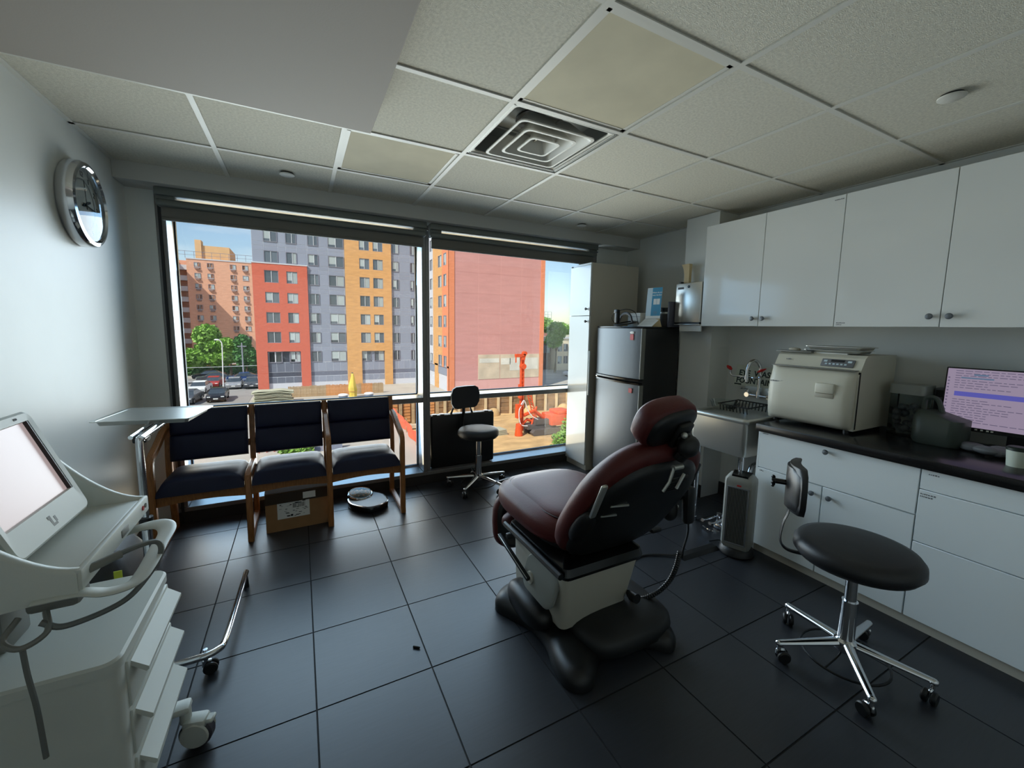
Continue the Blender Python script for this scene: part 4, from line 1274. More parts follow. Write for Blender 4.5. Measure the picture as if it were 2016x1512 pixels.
part('horn', MB().loft([[(2.13 + a, -.385 + b, 1.832 + z) for a, b in ((-hx, -.018), (hx, -.018), (hx, w), (-hx, w))] for z, w, hx in ((0, .030, .015), (.08, .032, .015), (.12, .040, .016), (.15, .052, .018), (.165, .062, .020))]), 'beige', t, ang=30)
part('clip', MB().rbox(2.09, 2.12, -.352, -.325, 1.832, 1.848, .003), 'black', t)

# ---------------------------------------------------------------- sink
t = thing('utility_sink', 'stainless steel utility sink on chrome legs between fridge and base cupboards', 'sink', (2.05, -1.03, 0))
SX0, SX1, SY0, SY1, SZ = 1.72, 2.36, -1.262, -.82, .858
def srr(i, z, r):
    return rrect(SX0 + i, SX1 - i, SY0 + i, SY1 - i, z, r, 5)
b = MB().loft([srr(.02, .595, .03), srr(.008, .62, .03), srr(.008, .822, .03), srr(.008, .826, .03)], cap=False)
b.loft([srr(.02, .595, .03), srr(.22, .592, .03)], cap=True)
b.loft([srr(.026, .84, .025), srr(.03, .62, .03), srr(.06, .612, .03), srr(.2, .608, .02)], cap=True)
part('basin', b, 'steel', t)
part('rim', MB().loft([srr(.008, .824, .03), srr(-.004, .830, .034), srr(-.006, .845, .034), srr(.002, .857, .03), srr(.016, .860, .028), srr(.028, .854, .025), srr(.026, .84, .025)], cap=False), 'steel', t, ang=60)
part('backsplash', MB().rbox(2.345, 2.372, SY0 + .005, SY1 - .005, .84, 1.0, .006), mat('satin_steel', rgb(206, 212, 212), .5, .3), t)
for x, y in ((1.78, -1.21), (1.78, -.87), (2.31, -1.21), (2.31, -.87)):
    part('leg', MB().cyl((x, y, 0.01), (x, y, .60), .016, n=14).cyl((x, y, 0), (x, y, .03), .020, n=14), 'chrome', t)
dp = MB().tube([(2.04, -1.04, .60), (2.04, -1.04, .36), (2.06, -1.04, .31), (2.12, -1.04, .31), (2.15, -1.04, .36), (2.20, -1.04, .42), (2.41, -1.04, .42)], .020, 12, 5)
part('drain_pipe', dp, 'chrome', t)
sup_ = MB()
for y in (-1.13, -1.09, -1.15, -1.05):
    sup_.tube([(2.30 + (y + 1.1) * .5, y, .86), (2.30 + (y + 1.1) * .5, y, .10)], .008, 8)
part('supply_pipe', sup_, 'chrome', t)
t = thing('faucet', 'chrome gooseneck wall faucet with red-capped eyewash arms over the sink', 'faucet', (2.33, -.95, .93))
part('bridge_body', MB().tube([(2.318, -.865, .935), (2.318, -1.05, .935)], .014, 12).cyl((2.318, -.955, .92), (2.318, -.955, .97), .018, n=14), 'chrome', t)
for y in (-.87, -1.045):
    part('valve', MB().cyl((2.365, y, .935), (2.30, y, .935), .022, .019, 16).cyl((2.318, y, .935), (2.318, y, .975), .012, n=12), 'chrome', t)
    part('lever', MB().tube([(2.318, y, .975), (2.26, y + (.02 if y > -.9 else -.02), .985)], .007, 8), 'chrome', t)
part('spout', MB().tube([(2.318, -.955, .96), (2.318, -.955, 1.13), (2.308, -.95, 1.18), (2.272, -.938, 1.212), (2.232, -.925, 1.195), (2.215, -.918, 1.145), (2.212, -.918, 1.095)], .012, 12, 6), 'chrome', t)
part('aerator', MB().cyl((2.212, -.918, 1.10), (2.212, -.918, 1.065), .016, n=14).cyl((2.212, -.918, 1.065), (2.212, -.918, 1.045), .010, n=12), 'chrome', t)
part('eyewash_arm', MB().tube([(2.212, -.918, 1.08), (2.20, -.86, 1.085), (2.195, -.815, 1.085), (2.195, -.795, 1.10), (2.195, -.792, 1.125)], .006, 8, 5).tube([(2.212, -.918, 1.08), (2.20, -.98, 1.085), (2.20, -1.02, 1.09), (2.20, -1.035, 1.105), (2.20, -1.02, 1.135)], .006, 8, 5), 'chrome', t)
for y, tl in ((-.795, .01), (-1.012, -.02)):
    part('red_cap', MB().loft([[(2.195 + r * math.cos(2 * PI * k / 12), y + r * .9 * math.sin(2 * PI * k / 12) + tl * q, 1.128 + z) for k in range(12)] for q, (r, z) in enumerate(((.008, 0), (.020, .012), (.018, .028), (.006, .036)))]), 'redp', t, label='red rubber cap')
t = thing('eyewash_sign', 'pale sign reading EYE WASH FOUNTAIN leaning on the wall behind the faucet', 'sign', (2.37, -.95, 1.0))
SG = axes((2.368, -.885, 1.075), (0, -1, 0), (.17, 0, .985), (-.985, 0, .17))
part('sign_panel', MB().rbox(-.165, .175, -.085, .085, -.003, 0, .002, 1, SG), 'signw', t)
txt('lettering', 'EYE  WASH', .062, 'signk', SG @ Matrix.Translation((-.135, .022, .0006)), t, align='LEFT', bold=.0016, sx=.95)
txt('lettering', 'FOUNTAIN', .062, 'signk', SG @ Matrix.Translation((-.150, -.040, .0006)), t, align='LEFT', bold=.0016, sx=.95)
part('arrow_mark', MB().box(-.160, -.10, -.078, -.066, 0, .0008, SG), 'signk', t, smooth=False)
t = thing('drying_rack', 'dark wire basket in the sink under the faucet', 'rack', (2.10, -.97, .85))
wr_ = MB()
wr_.tube([(1.98, -.86, .885), (2.22, -.86, .895), (2.22, -1.10, .895), (1.98, -1.10, .885)], .005, 6, closed=True)
wr_.tube([(2.0, -.88, .80), (2.20, -.88, .80), (2.20, -1.08, .80), (2.0, -1.08, .80)], .005, 6, closed=True)
part('rim_wire', wr_, 'black', t)
for k in range(9):
    y = -.875 - k * .0265
    part('rib', MB().tube([(1.98, y, .885), (2.0, y, .80), (2.20, y, .80), (2.22, y, .895)], .004, 6), 'black', t)
part('glass_bowl', MB().lathe([(.001, 0), (.05, .002), (.085, .03), (.10, .075), (.102, .078)], (2.01, -.89, .83), 28, cap=False), 'clear', t, label='clear glass bowl')
t = thing('foot_valve', 'chrome two-pedal foot valve on the floor under the sink', 'pedal valve', (1.78, -1.03, 0))
part('valve_body', MB().rbox(1.80, 1.86, -1.10, -1.02, .0, .035, .008).cyl((1.83, -1.08, .03), (1.83, -1.08, .12), .017, n=14).cyl((1.83, -1.04, .03), (1.83, -1.04, .11), .017, n=14), 'chrome', t)
for y in (-1.075, -1.015):
    part('pedal', MB().tube([(1.82, y, .075), (1.74, y + .01, .065), (1.70, y + .012, .07)], [.009, .009, .013], 10), 'chrome', t)
part('pipe', MB().tube([(1.83, -1.08, .12), (1.90, -1.10, .14), (2.20, -1.12, .14)], .009, 8, 4).tube([(1.76, -1.10, .012), (1.72, -1.06, .012), (1.73, -.99, .012)], .006, 8, 4), 'chrome', t)
t = thing('power_adapter', 'white power adapter lying on the floor below the sink', 'adapter', (1.70, -.70, 0))
part('brick', MB().rbox(1.655, 1.745, -.74, -.685, .0, .04, .006).rbox(1.66, 1.84, -.68, -.60, .0, .022, .006), 'paper', t)
part('socket_face', MB().box(1.656, 1.74, -.7405, -.7395, .012, .03), 'inkg', t, smooth=False)
t = thing('cable_cover', 'black floor cable cover strip from the exam chair to the heater', 'cable cover', (1.42, -1.21, 0))
part('strip', MB().loft([[(x, -1.195 + dy - (x - 1.28) * .04, z) for dy, z in ((-.045, 0), (-.02, .016), (.02, .016), (.045, 0))] for x in (1.24, 1.40, 1.56)]), 'black', t, smooth=False)
part('cable', MB().tube([(.70, -1.20, .012), (.85, -1.13, .006), (1.05, -1.085, .006), (1.25, -1.19, .010)], .006, 8, 6), 'black', t)

# tower heater
t = thing('tower_heater', 'grey oscillating tower heater on the floor beside the base cupboard', 'heater', (1.632, -1.315, 0), R(22))
part('base', MB().lathe([(.001, 0), (.098, 0), (.104, .012), (.098, .04), (.085, .055), (.001, .055)], n=32), 'black', t, local=True)
def hsec(z, k=1.0, zt=0):
    return [(x * k, y * k, z + (zt * (x < 0))) for x, y in ((-.082, -.052), (-.078, -.072), (-.05, -.086), (.04, -.086), (.075, -.06), (.085, -.03), (.085, .03), (.075, .06), (.04, .086), (-.05, .086), (-.078, .072), (-.082, .052))]
part('body', MB().loft([hsec(.055, .9), hsec(.075), hsec(.485), hsec(.505, .97), hsec(.525, .80), hsec(.532, .55)]), mat('heater_grey', rgb(142, 142, 136), .45), t, ang=40, local=True)
part('control_panel', MB().loft([[(x, y, z) for x, y in ((-.066, -.045), (-.066, .045), (.045, .055), (.055, 0), (.045, -.055))] for z in (.515, .535)]), 'blackg', t, local=True, smooth=False)
part('grille_recess', MB().rbox(-.0845, -.078, -.058, .058, .095, .455, .003), 'ink', t, local=True)
fr_ = MB()
for a, b_, c_, d_ in ((-.062, -.055, .09, .46), (.055, .062, .09, .46)):
    fr_.rbox(-.090, -.080, a, b_, c_, d_, .002)
fr_.rbox(-.090, -.080, -.062, .062, .455, .463, .002).rbox(-.090, -.080, -.062, .062, .088, .096, .002)
part('grille_frame', fr_, 'inkg', t, local=True)
sl = mesh(MB().box(-.088, -.083, -.0014, .0014, .095, .456), 'grille_slat', 'cart_d', smooth=False)
for k in range(13):
    inst('grille_slat', sl, t, (0, -.050 + k * .00833, 0))
part('indicator', MB().rbox(-.0845, -.080, -.016, .010, .468, .479, .003), 'redsq', t, local=True)
part('power_cord', MB().tube([(.05, .06, .02), (.08, .12, .008), (.02, .17, .006)], .004, 6, 6), 'black', t, local=True)

# ---------------------------------------------------------------- on the worktop
ZW = .853
t = thing('autoclave', 'cream benchtop autoclave with curved door and grey keypad on the worktop', 'autoclave', (2.15, -1.50, ZW))
Y0, Y1 = -1.742, -1.262
prof = [(1.945, ZW + .02), (1.935, ZW + .06), (1.945, ZW + .33), (2.005, ZW + .435), (2.03, ZW + .452), (2.385, ZW + .452), (2.385, ZW + .02)]
part('housing', MB().loft([[(x, y, z) for x, z in prof] for y in (Y0, Y1)]), 'cream', t, ang=25)
dp_ = [(1.93, ZW + .022), (1.902, ZW + .05), (1.890, ZW + .12), (1.888, ZW + .20), (1.897, ZW + .28), (1.918, ZW + .335), (1.945, ZW + .365), (1.965, ZW + .365), (1.955, ZW + .022)]
rings = []
for y, k in ((Y0 + .006, .0), (Y0 + .02, .6), (Y0 + .05, .95), (Y0 + .10, 1), (Y1 - .10, 1), (Y1 - .05, .95), (Y1 - .02, .6), (Y1 - .004, 0)):
    rings.append([(x + .028 * (1 - k) * (x < 1.94), y, z) for x, z in dp_])
d = part('door', MB().loft(rings), 'cream', t, ang=50)
part('door_gap', MB().box(1.955, 1.968, Y0 - .001, Y0 + .006, ZW + .03, ZW + .36), 'black', t, smooth=False)
part('seam_line', MB().rbox(1.925, 1.97, Y0 + .01, Y1 - .004, ZW + .364, ZW + .370, .001), 'cart_d', t)
hl_ = MB().rbox(1.880, 1.905, -1.655, -1.555, ZW + .225, ZW + .285, .008)
part('handle', hl_, 'cream', d)
part('handle_recess', MB().rbox(1.886, 1.9, -1.655, -1.555, ZW + .198, ZW + .224, .004), 'cream_d', d)
KP = axes((1.985, -1.615, ZW + .405), (0, -1, 0), (.5, 0, .866), (-.866, 0, .5))
kpd = part('keypad', MB().rbox(-.085, .085, -.027, .022, -.004, .004, .003, 2, KP), 'inkg', t)
part('lcd', MB().box(-.035, .035, .002, .016, .004, .0052, KP), 'ink', kpd, smooth=False)
bt = MB()
for k in range(6):
    bt.box(-.062 + k * .02, -.050 + k * .02, -.017, -.008, .004, .0054, KP)
bt.box(.052, .072, .0, .012, .004, .0054, KP).box(-.072, -.054, .0, .012, .004, .0054, KP)
part('keys', bt, 'paleblue', kpd, smooth=False)
minitext(t, 1.982, -1.325, ZW + .405, [.03], .012)
b_ = minitext(d, 1.8965, -1.285, ZW + .262, [.09], .011)
for y in (-1.70, -1.30):
    for x in (1.97, 2.34):
        part('foot', MB().cyl((x, y, ZW), (x, y, ZW + .022), .016, n=14), 'black', t)
ZA = ZW + .452
for k, (x, y, rz, lab) in enumerate(((2.12, -1.55, 4, 'lower steel tray of the two stacked on the autoclave'), (2.11, -1.565, -3, 'upper steel tray of the two stacked on the autoclave'))):
    zt = ZA + .014 + k * .022
    tt = thing('autoclave_tray', lab, 'tray', (x, y, zt))
    part('tray', traymesh(MB(), Matrix.Translation((x, y, zt + .006)) @ Matrix.Rotation(R(rz), 4, 'Z') @ Matrix.Rotation(R(0.0), 4, 'X'), .10, .155, .014, .010), 'steel', tt, ang=30)
t = thing('paper_packet', 'white paper packet under the stacked trays on the autoclave', 'packet', (2.10, -1.53, ZA))
part('packet', MB().rbox(2.03, 2.18, -1.64, -1.45, ZA, ZA + .008, .003), 'paper', t)
t = thing('sealing_tool', 'flat dark tool with a beige grip on the autoclave edge', 'tool', (2.03, -1.30, ZA))
part('blade', MB().rbox(2.0, 2.06, -1.46, -1.245, ZA, ZA + .012, .003), 'cart_d', t)
part('grip', MB().sup((2.03, -1.345, ZA + .018), (.022, .035, .012), .8, .8, 16, 8), 'cream_d', t)

t = thing('computer_monitor', 'black computer monitor showing a list with a blue row on the worktop', 'monitor', (2.25, -2.28, ZW))
MX = axes((2.235, -2.285, 1.106), (.06, -.998, 0), (.03, 0, .999), (-.998, -.06, .03))
part('panel_housing', MB().rbox(-.272, .272, -.166, .158, -.03, -.004, .006, 2, MX), 'black', t)
part('bezel', MB().rbox(-.272, .272, -.166, .158, -.004, .0, .0015, 1, MX), 'blackg', t)
ds = part('display', MB().box(-.266, .266, -.146, .152, .0, .0008, MX), 'scr', t, smooth=False)
part('highlight_row', MB().box(-.232, .266, .010, .034, .0008, .0014, MX), 'scr_bar', ds, smooth=False)
g = MB()
rr = random.Random(11)
for k in range(22):
    z = .140 - k * .0125
    if .0 < z < .045:
        continue
    q = -.236
    ln = rr.choice((.12, .2, .34, .42, .1))
    while q < -.236 + ln:
        w = rr.uniform(.01, .03)
        g.box(q, q + w, z, z + .0035, .0008, .0013, MX)
        q += w + .006
for k in range(12):
    g.box(-.262, -.255, .10 - k * .017, .107 - k * .017, .0008, .0013, MX)
part('text_rows', g, 'scr_txt', ds, smooth=False)
part('header_rows', MB().box(-.17, -.12, .120, .128, .0008, .0014, MX).box(-.215, -.10, .103, .110, .0008, .0014, MX), 'scr_txt2', ds, smooth=False)
tb = MB()
for x in (-.25, -.14, -.12, -.10, -.085):
    tb.box(x, x + .009, -.158, -.151, .0, .001, MX)
part('taskbar_icons', tb, 'paper', ds, smooth=False)
part('stand_neck', MB().rbox(2.25, 2.28, -2.32, -2.25, ZW + .01, 1.06, .006), 'black', t)
part('stand_foot', MB().rbox(2.17, 2.36, -2.40, -2.17, ZW, ZW + .014, .006), 'black', t)
t = thing('clear_jar', 'square clear plastic jar of cotton beside the autoclave', 'jar', (2.27, -1.865, ZW))
part('jar_wall', MB().loft([rrect(2.20, 2.34, -1.945, -1.795, ZW + .001, .02), rrect(2.20, 2.34, -1.945, -1.795, ZW + .24, .02)], cap=False).loft([rrect(2.20, 2.34, -1.945, -1.795, ZW + .001, .02), rrect(2.205, 2.335, -1.94, -1.80, ZW + .003, .02)]), 'clear', t)
part('lid', MB().loft([rrect(2.195, 2.345, -1.95, -1.79, ZW + .241, .02), rrect(2.195, 2.345, -1.95, -1.79, ZW + .295, .02)]), mat('frosted_lid', rgb(150, 154, 150), .4), t)
ct = MB()
rr = random.Random(5)
for k in range(26):
    ct.sup((rr.uniform(2.225, 2.315), rr.uniform(-1.925, -1.815), ZW + .025 + k * .0058), (.021, .021, .019), 1, 1, 8, 6)
o = part('cotton_fill', ct, 'inkg', t)
o['kind'] = 'stuff'
t = thing('plastic_jug', 'translucent grey-green plastic jug below the monitor edge', 'jug', (2.17, -2.03, ZW))
part('jug_body', MB().loft([rrect(2.09, 2.25, -2.125, -1.945, ZW + .001, .045, 7), rrect(2.08, 2.26, -2.135, -1.935, ZW + .02, .05, 7), rrect(2.08, 2.26, -2.135, -1.935, ZW + .14, .05, 7), rrect(2.12, 2.24, -2.02, -1.945, ZW + .175, .03, 7)]), mat('frosted_green', rgb(66, 74, 68), .45), t, ang=50)
part('jug_handle', MB().tube([(2.17, -1.96, ZW + .17), (2.17, -1.965, ZW + .235), (2.17, -2.01, ZW + .235), (2.17, -2.04, ZW + .15)], .012, 8, 5), mat('frosted_green_b', rgb(70, 78, 72), .45), t)
t = thing('supply_card', 'dark printed carton between the clear jar and the monitor', 'box', (2.33, -1.975, ZW))
part('carton', MB().rbox(2.30, 2.38, -2.02, -1.955, ZW + .001, ZW + .285, .003), mat('dim_card', rgb(88, 92, 100), .6), t)
part('print', MB().box(2.2985, 2.2998, -2.015, -1.96, ZW + .17, ZW + .275), 'ink', t, smooth=False)
part('print_mark', MB().box(2.298, 2.2987, -2.005, -1.972, ZW + .20, ZW + .235), 'inkg', t, smooth=False)
t = thing('crumpled_bags', 'crumpled clear plastic bags under the monitor', 'plastic bag', (2.12, -2.24, ZW))
cb = MB()
rr = random.Random(9)
for k in range(7):
    cb.sup((2.11 + rr.uniform(-.04, .04), -2.24 + rr.uniform(-.10, .10), ZW + .022 + rr.uniform(0, .012)), (rr.uniform(.03, .05), rr.uniform(.04, .06), .021), rr.uniform(.7, 1.2), rr.uniform(.7, 1.2), 14, 8)
part('film', cb, 'inkg', t, ang=20)
t = thing('white_cup', 'small white cup with a dark lid at the right end of the worktop', 'cup', (2.0, -2.305, ZW))
part('cup', MB().lathe([(.001, 0), (.030, 0), (.036, .075), (.033, .075), (.028, .01), (.001, .008)], (1.98, -2.345, ZW), 24), 'signw', t)
part('lid', MB().lathe([(.037, .073), (.037, .084), (.030, .09), (.001, .09)], (1.98, -2.345, ZW), 24), 'signk', t)
# ================================================================ outside
ZG = -7.4
M['asphalt'] = mat('street_paving', rgb(186, 178, 166), 0.9, noise=(0.25, 0.10))
M['lot'] = mat('car_park_asphalt', rgb(150, 146, 142), 0.9, noise=(0.3, 0.10))
M['sand'] = mat('sandy_soil', rgb(206, 168, 116), 0.95, noise=(0.55, 0.20), stretch=(1, 2.2, 1), bump=(2.0, 0.6))
M['redbrick'] = mat('red_facade_brick', rgb(206, 106, 84), 0.85, noise=(2.5, 0.10), stretch=(1, 1, 5))
M['orange'] = mat('orange_facade_brick', rgb(228, 140, 100), 0.85, noise=(2.5, 0.08), stretch=(1, 1, 5))
M['ochre'] = mat('ochre_facade_brick', rgb(216, 164, 106), 0.85, noise=(1.2, 0.08), stretch=(1, 1, 4))
M['graypan'] = mat('grey_facade_panel', rgb(146, 152, 168), 0.6, rand=0.05)
M['joint'] = mat('pale_facade_joint', rgb(206, 208, 216), 0.7)
M['graydk'] = mat('grey_facade_band', rgb(112, 116, 132), 0.6)
M['pink'] = mat('rose_facade_panel', rgb(206, 148, 142), 0.85, noise=(0.8, 0.05), stretch=(0.4, 1, 3), rand=0.02)
M['rosejoint'] = mat('rose_joint', rgb(220, 166, 158), 0.85)
M['tan'] = mat('stained_concrete', rgb(206, 188, 164), 0.9, noise=(0.5, 0.16))
M['palebr'] = mat('pale_brick', rgb(228, 172, 142), 0.9, noise=(1.0, 0.07), stretch=(1, 1, 4))
M['penthouse'] = mat('tan_brick', rgb(222, 180, 132), 0.9, noise=(0.8, 0.05))
M['winfr'] = mat('far_window_frame', rgb(140, 138, 150), 0.5)
M['winwh'] = mat('far_window_mullion', rgb(206, 208, 212), 0.5)
M['farglass'] = mat('far_window_glass', rgb(92, 100, 108), 0.12, spec=0.8, rand=0.35)
M['curtain'] = mat('far_window_curtain', rgb(176, 186, 186), 0.5, rand=0.15)
M['acunit'] = mat('air_conditioner', rgb(150, 120, 110), 0.6)
M['bark'] = mat('tree_bark', rgb(84, 70, 56), 0.9)
M['leaf'] = mat('leaf_green', rgb(120, 160, 62), 0.6, rand=0.0, noise=(0.6, 0.35))
M['leafd'] = mat('leaf_dark_green', rgb(70, 118, 56), 0.6, noise=(0.6, 0.35))
M['rigo'] = mat('machine_orange', rgb(226, 84, 36), 0.5, noise=(3, 0.10))
M['rigd'] = mat('machine_dark', rgb(96, 88, 84), 0.6)
M['net'] = mat('orange_netting', rgb(232, 104, 72), 0.8)
M['timber'] = mat('weathered_timber', rgb(176, 148, 112), 0.9, noise=(1.5, 0.15), stretch=(1, 1, 4), rand=0.10)
M['timbero'] = mat('fresh_timber', rgb(206, 142, 86), 0.9, noise=(1.5, 0.10), rand=0.06)
M['lagging'] = mat('lagging_timber', rgb(150, 118, 84), 0.95, noise=(0.9, 0.25), rand=0.12)
M['hpile'] = mat('soldier_pile', rgb(214, 190, 150), 0.8, noise=(1, 0.1))
M['yellow'] = mat('yellow_wrap', rgb(226, 196, 84), 0.7, noise=(1.2, 0.15))
M['rubble'] = mat('pale_sheet', rgb(186, 184, 160), 0.8, rand=0.12)
M['whitep'] = mat('white_paint_metal', rgb(232, 232, 232), 0.5)
M['tyre'] = mat('tyre_rubber', rgb(30, 30, 32), 0.8)
M['carglass'] = mat('car_glass', rgb(60, 68, 76), 0.08, spec=0.8)
M['curbw'] = mat('concrete_barrier', rgb(214, 206, 196), 0.9)

g = MB()
g.box(-140, 7.0, 1.2, 160, ZG - 2.5, ZG).box(7.0, 140, 44.0, 160, ZG - 2.5, ZG)
struct('ground', g, 'asphalt', smooth=False)
struct('ground_lot', MB().box(-34, -6.2, 50.5, 78, ZG, ZG + 0.02), 'lot', smooth=False)
NG = 44
gp = MB()
rr = random.Random(2)
gp.loft([[(7.0 + 93 * i / NG, 1.2 + 43.0 * j / 24, -9.5 + rr.uniform(-.14, .14) + 0.9 * math.exp(-((7.0 + 93 * i / NG - 15) ** 2 / 8 + (1.2 + 43 * j / 24 - 38.5) ** 2 / 6))) for i in range(NG + 1)] for j in range(25)], cap=False, closed=False)
struct('ground_pit', gp, 'sand')

def far_window(name, w, h, split=0.5, blind=0.0, fr='winfr'):
    """shared meshes of one kind of far window, set in the xz plane, outside towards -y"""
    f = MB()
    b = 0.06
    f.box(-w / 2, w / 2, -.06, .10, -h / 2, -h / 2 + b).box(-w / 2, w / 2, -.06, .10, h / 2 - b, h / 2)
    f.box(-w / 2, -w / 2 + b, -.06, .10, -h / 2, h / 2).box(w / 2 - b, w / 2, -.06, .10, -h / 2, h / 2)
    x = -w / 2 + w * split
    fm = mesh(f, 'window_frame', fr, smooth=False)
    mm = mesh(MB().box(x - .035, x + .035, -.04, .06, -h / 2 + b, h / 2 - b), 'mullion', 'winwh', smooth=False)
    pa = mesh(MB().box(-w / 2 + b, x - .03, .02, .05, -h / 2 + b, h / 2 - b), 'pane', 'farglass', smooth=False)
    pb = mesh(MB().box(x + .03, w / 2 - b, .02, .05, -h / 2 + b, h / 2 - b), 'pane', 'farglass', smooth=False)
    ca = mesh(MB().box(-w / 2 + b, x - .035, .008, .018, h / 2 - b - h * .70, h / 2 - b), 'roller_shade', 'curtain', smooth=False)
    cb = mesh(MB().box(x + .035, w / 2 - b, .008, .018, -h / 2 + b, h / 2 - b), 'curtain', 'curtain', smooth=False)
    return fm, mm, pa, pb, ca, cb
def put_window(kit, parent, loc, rz, r):
    f = inst('window', kit[0], parent, loc, rz)
    inst('mullion', kit[1], f)
    inst('pane', kit[2], f)
    inst('pane', kit[3], f)
    q = r.random()
    if q < .45:
        inst('roller_shade', kit[4], f)
    if q > .30 and q < .75:
        inst('curtain', kit[5], f)
    return f
WK = {}
def kit(w, h, split=.5):
    k = (round(w, 2), round(h, 2), split)
    if k not in WK:
        WK[k] = far_window('w', w, h, split)
    return WK[k]

bt = thing('apartment_block', 'grey panelled apartment block with red and ochre brick bays, opposite the window', 'building', (5, 66, ZG))
BO_ = bt.location
YF = 61.0
TOP = 20.3
wallm = MB()
wallm.box(-5.86, 17.3, YF + .022, YF + 14, -7.4, TOP)
wallm.box(16.95, 31.4, 49.85, YF + 14, -7.4, TOP)
part('core_wall', wallm, 'joint', bt, smooth=False)
rw = random.Random(21)
rows = [(10.95 + 2.64 * k, 9.45 + 2.64 * k) for k in (3, 2, 1, 0, -1, -2, -3, -4, -5)]
pcache = {}
def panel(x0, x1, z0, z1, m='graypan', d=0.0):
    w, h = round(x1 - x0 - .05, 3), round(z1 - z0 - .05, 3)
    if w < .03 or h < .03:
        return
    k = (w, h, m)
    if k not in pcache:
        pcache[k] = mesh(MB().box(-w / 2, w / 2, 0, .14, -h / 2, h / 2), 'facade_panel', m, smooth=False)
    inst('facade_panel', pcache[k], bt, ((x0 + x1) / 2 - BO_.x, YF - d - BO_.y, (z0 + z1) / 2 - BO_.z))
SEG = [(-5.86, .43, [(-4.56, -2.98), (-2.03, -.77)], -4.0), (.43, 5.23, [(.58, 1.85), (3.1, 5.10)], -8), (11.6, 16.85, [(11.78, 12.74), (14.43, 15.10)], -8)]
for x0, x1, wins, zmin in SEG:
    xs = [x0] + [v for w in wins for v in w] + [x1]
    for i, (zt, zb) in enumerate(rows):
        if zt < -2.6 or zt > TOP - .3:
            continue
        inred = x0 < 0 and zt < 9.2 and zt > -2.2
        if inred:
            continue
        for j in range(len(xs) - 1):
            a, b = xs[j], xs[j + 1]
            if j % 2 == 1:
                put_window(kit(b - a, zt - zb, .5 if b - a > 1.4 else .6), bt, ((a + b) / 2 - BO_.x, YF - .02 - BO_.y, (zt + zb) / 2 - BO_.z), 0, rw)
            elif b - a > .1:
                panel(a, b, zb, zt)
        zs = zb - 1.14
        if zb > -3.5 and not (x0 < 0 and zb < 9.4):
            for z0, z1 in ((zs, zb - .57), (zb - .57, zb)):
                off_ = 0 if z1 == zb else .5
                for j in range(len(xs) - 1):
                    panel(xs[j], xs[j + 1], z0, z1)
    if x0 > 0 or True:
        a, b = (x0, x1) if x0 > 0 else (-4.7, -.75)
        n = max(2, round((b - a) / .95))
        for k in range(n):
            panel(a + (b - a) * k / n, a + (b - a) * (k + 1) / n, -5.1, -3.78)
            panel(a + (b - a) * k / n, a + (b - a) * (k + 1) / n, -6.6, -5.75)
        panel(a, b, -5.75, -5.1, 'graydk', -.02)
        panel(a, b, -7.4, -6.6, 'graydk', -.05)
# opening inside the red frame and ochre frame
for (a, b, wins) in ((-4.7, -.75, [(-4.66, -3.03), (-2.12, -.80)]), (7.2, 10.45, [(7.25, 8.52), (8.98, 10.36)])):
    xs = [a] + [v for w in wins for v in w] + [b]
    for j in range(len(xs) - 1):
        if j % 2:
            put_window(kit(xs[j + 1] - xs[j], 1.5), bt, ((xs[j] + xs[j + 1]) / 2 - BO_.x, YF - .02 - BO_.y, -3.05 - BO_.z), 0, rw)
        else:
            panel(xs[j], xs[j + 1], -3.78, -2.25)
    for k in range(4):
        panel(a + (b - a) * k / 4, a + (b - a) * (k + 1) / 4, -5.1, -3.78)
        panel(a + (b - a) * k / 4, a + (b - a) * (k + 1) / 4, -6.6, -5.75)
    panel(a, b, -5.75, -5.1, 'graydk', -.02)
    panel(a, b, -7.4, -6.6, 'graydk', -.05)
def brickbay(nm, x0, x1, z0, z1, wins, rws, m, opening=None, d=.28):
    """one brick bay with real window openings"""
    mb = MB()
    xs = sorted(set([x0, x1] + [v for w in wins for v in w]))
    zc = sorted(set([z0, z1] + [v for r_ in rws for v in r_] + ([opening[2]] if opening else [])))
    for i in range(len(xs) - 1):
        for j in range(len(zc) - 1):
            xm, zm = (xs[i] + xs[i + 1]) / 2, (zc[j] + zc[j + 1]) / 2
            if any(w[0] < xm < w[1] for w in wins) and any(b_ < zm < t_ for t_, b_ in rws):
                continue
            if opening and opening[0] < xm < opening[1] and zm < opening[2]:
                continue
            mb.box(xs[i], xs[i + 1], YF - d, YF + .15, zc[j], zc[j + 1])
    if opening:
        mb.box(x0, opening[0], YF - d, YF + .15, z0, opening[2]) if False else None
    part(nm, mb, m, bt, smooth=False)
    for w in wins:
        for t_, b_ in rws:
            put_window(kit(w[1] - w[0], t_ - b_), bt, ((w[0] + w[1]) / 2 - BO_.x, YF - d + .10 - BO_.y, (t_ + b_) / 2 - BO_.z), 0, rw)
brickbay('red_brick_bay', -5.95, .43, -7.4, 9.24, [(-4.6, -3.0), (-2.06, -.77)], [(8.4, 6.82), (5.58, 4.18), (2.96, 1.55), (.38, -1.1)], 'redbrick', None) if False else None
def bay2(nm, x0, x1, z0, z1, wins, rws, ox0, ox1, oz, m):
    brickbay(nm, x0, x1, oz, z1, wins, rws, m)
    part(nm.replace('bay', 'pier'), MB().box(x0, ox0, YF - .28, YF + .15, z0, oz), m, bt, smooth=False)
    part(nm.replace('bay', 'pier'), MB().box(ox1, x1, YF - .28, YF + .15, z0, oz), m, bt, smooth=False)
bay2('red_brick_bay', -5.95, .43, -7.4, 9.24, [(-4.6, -3.0), (-2.06, -.77)], [(8.4, 6.82), (5.58, 4.18), (2.96, 1.55), (.38, -1.1)], -4.7, -.75, -2.25, 'redbrick')
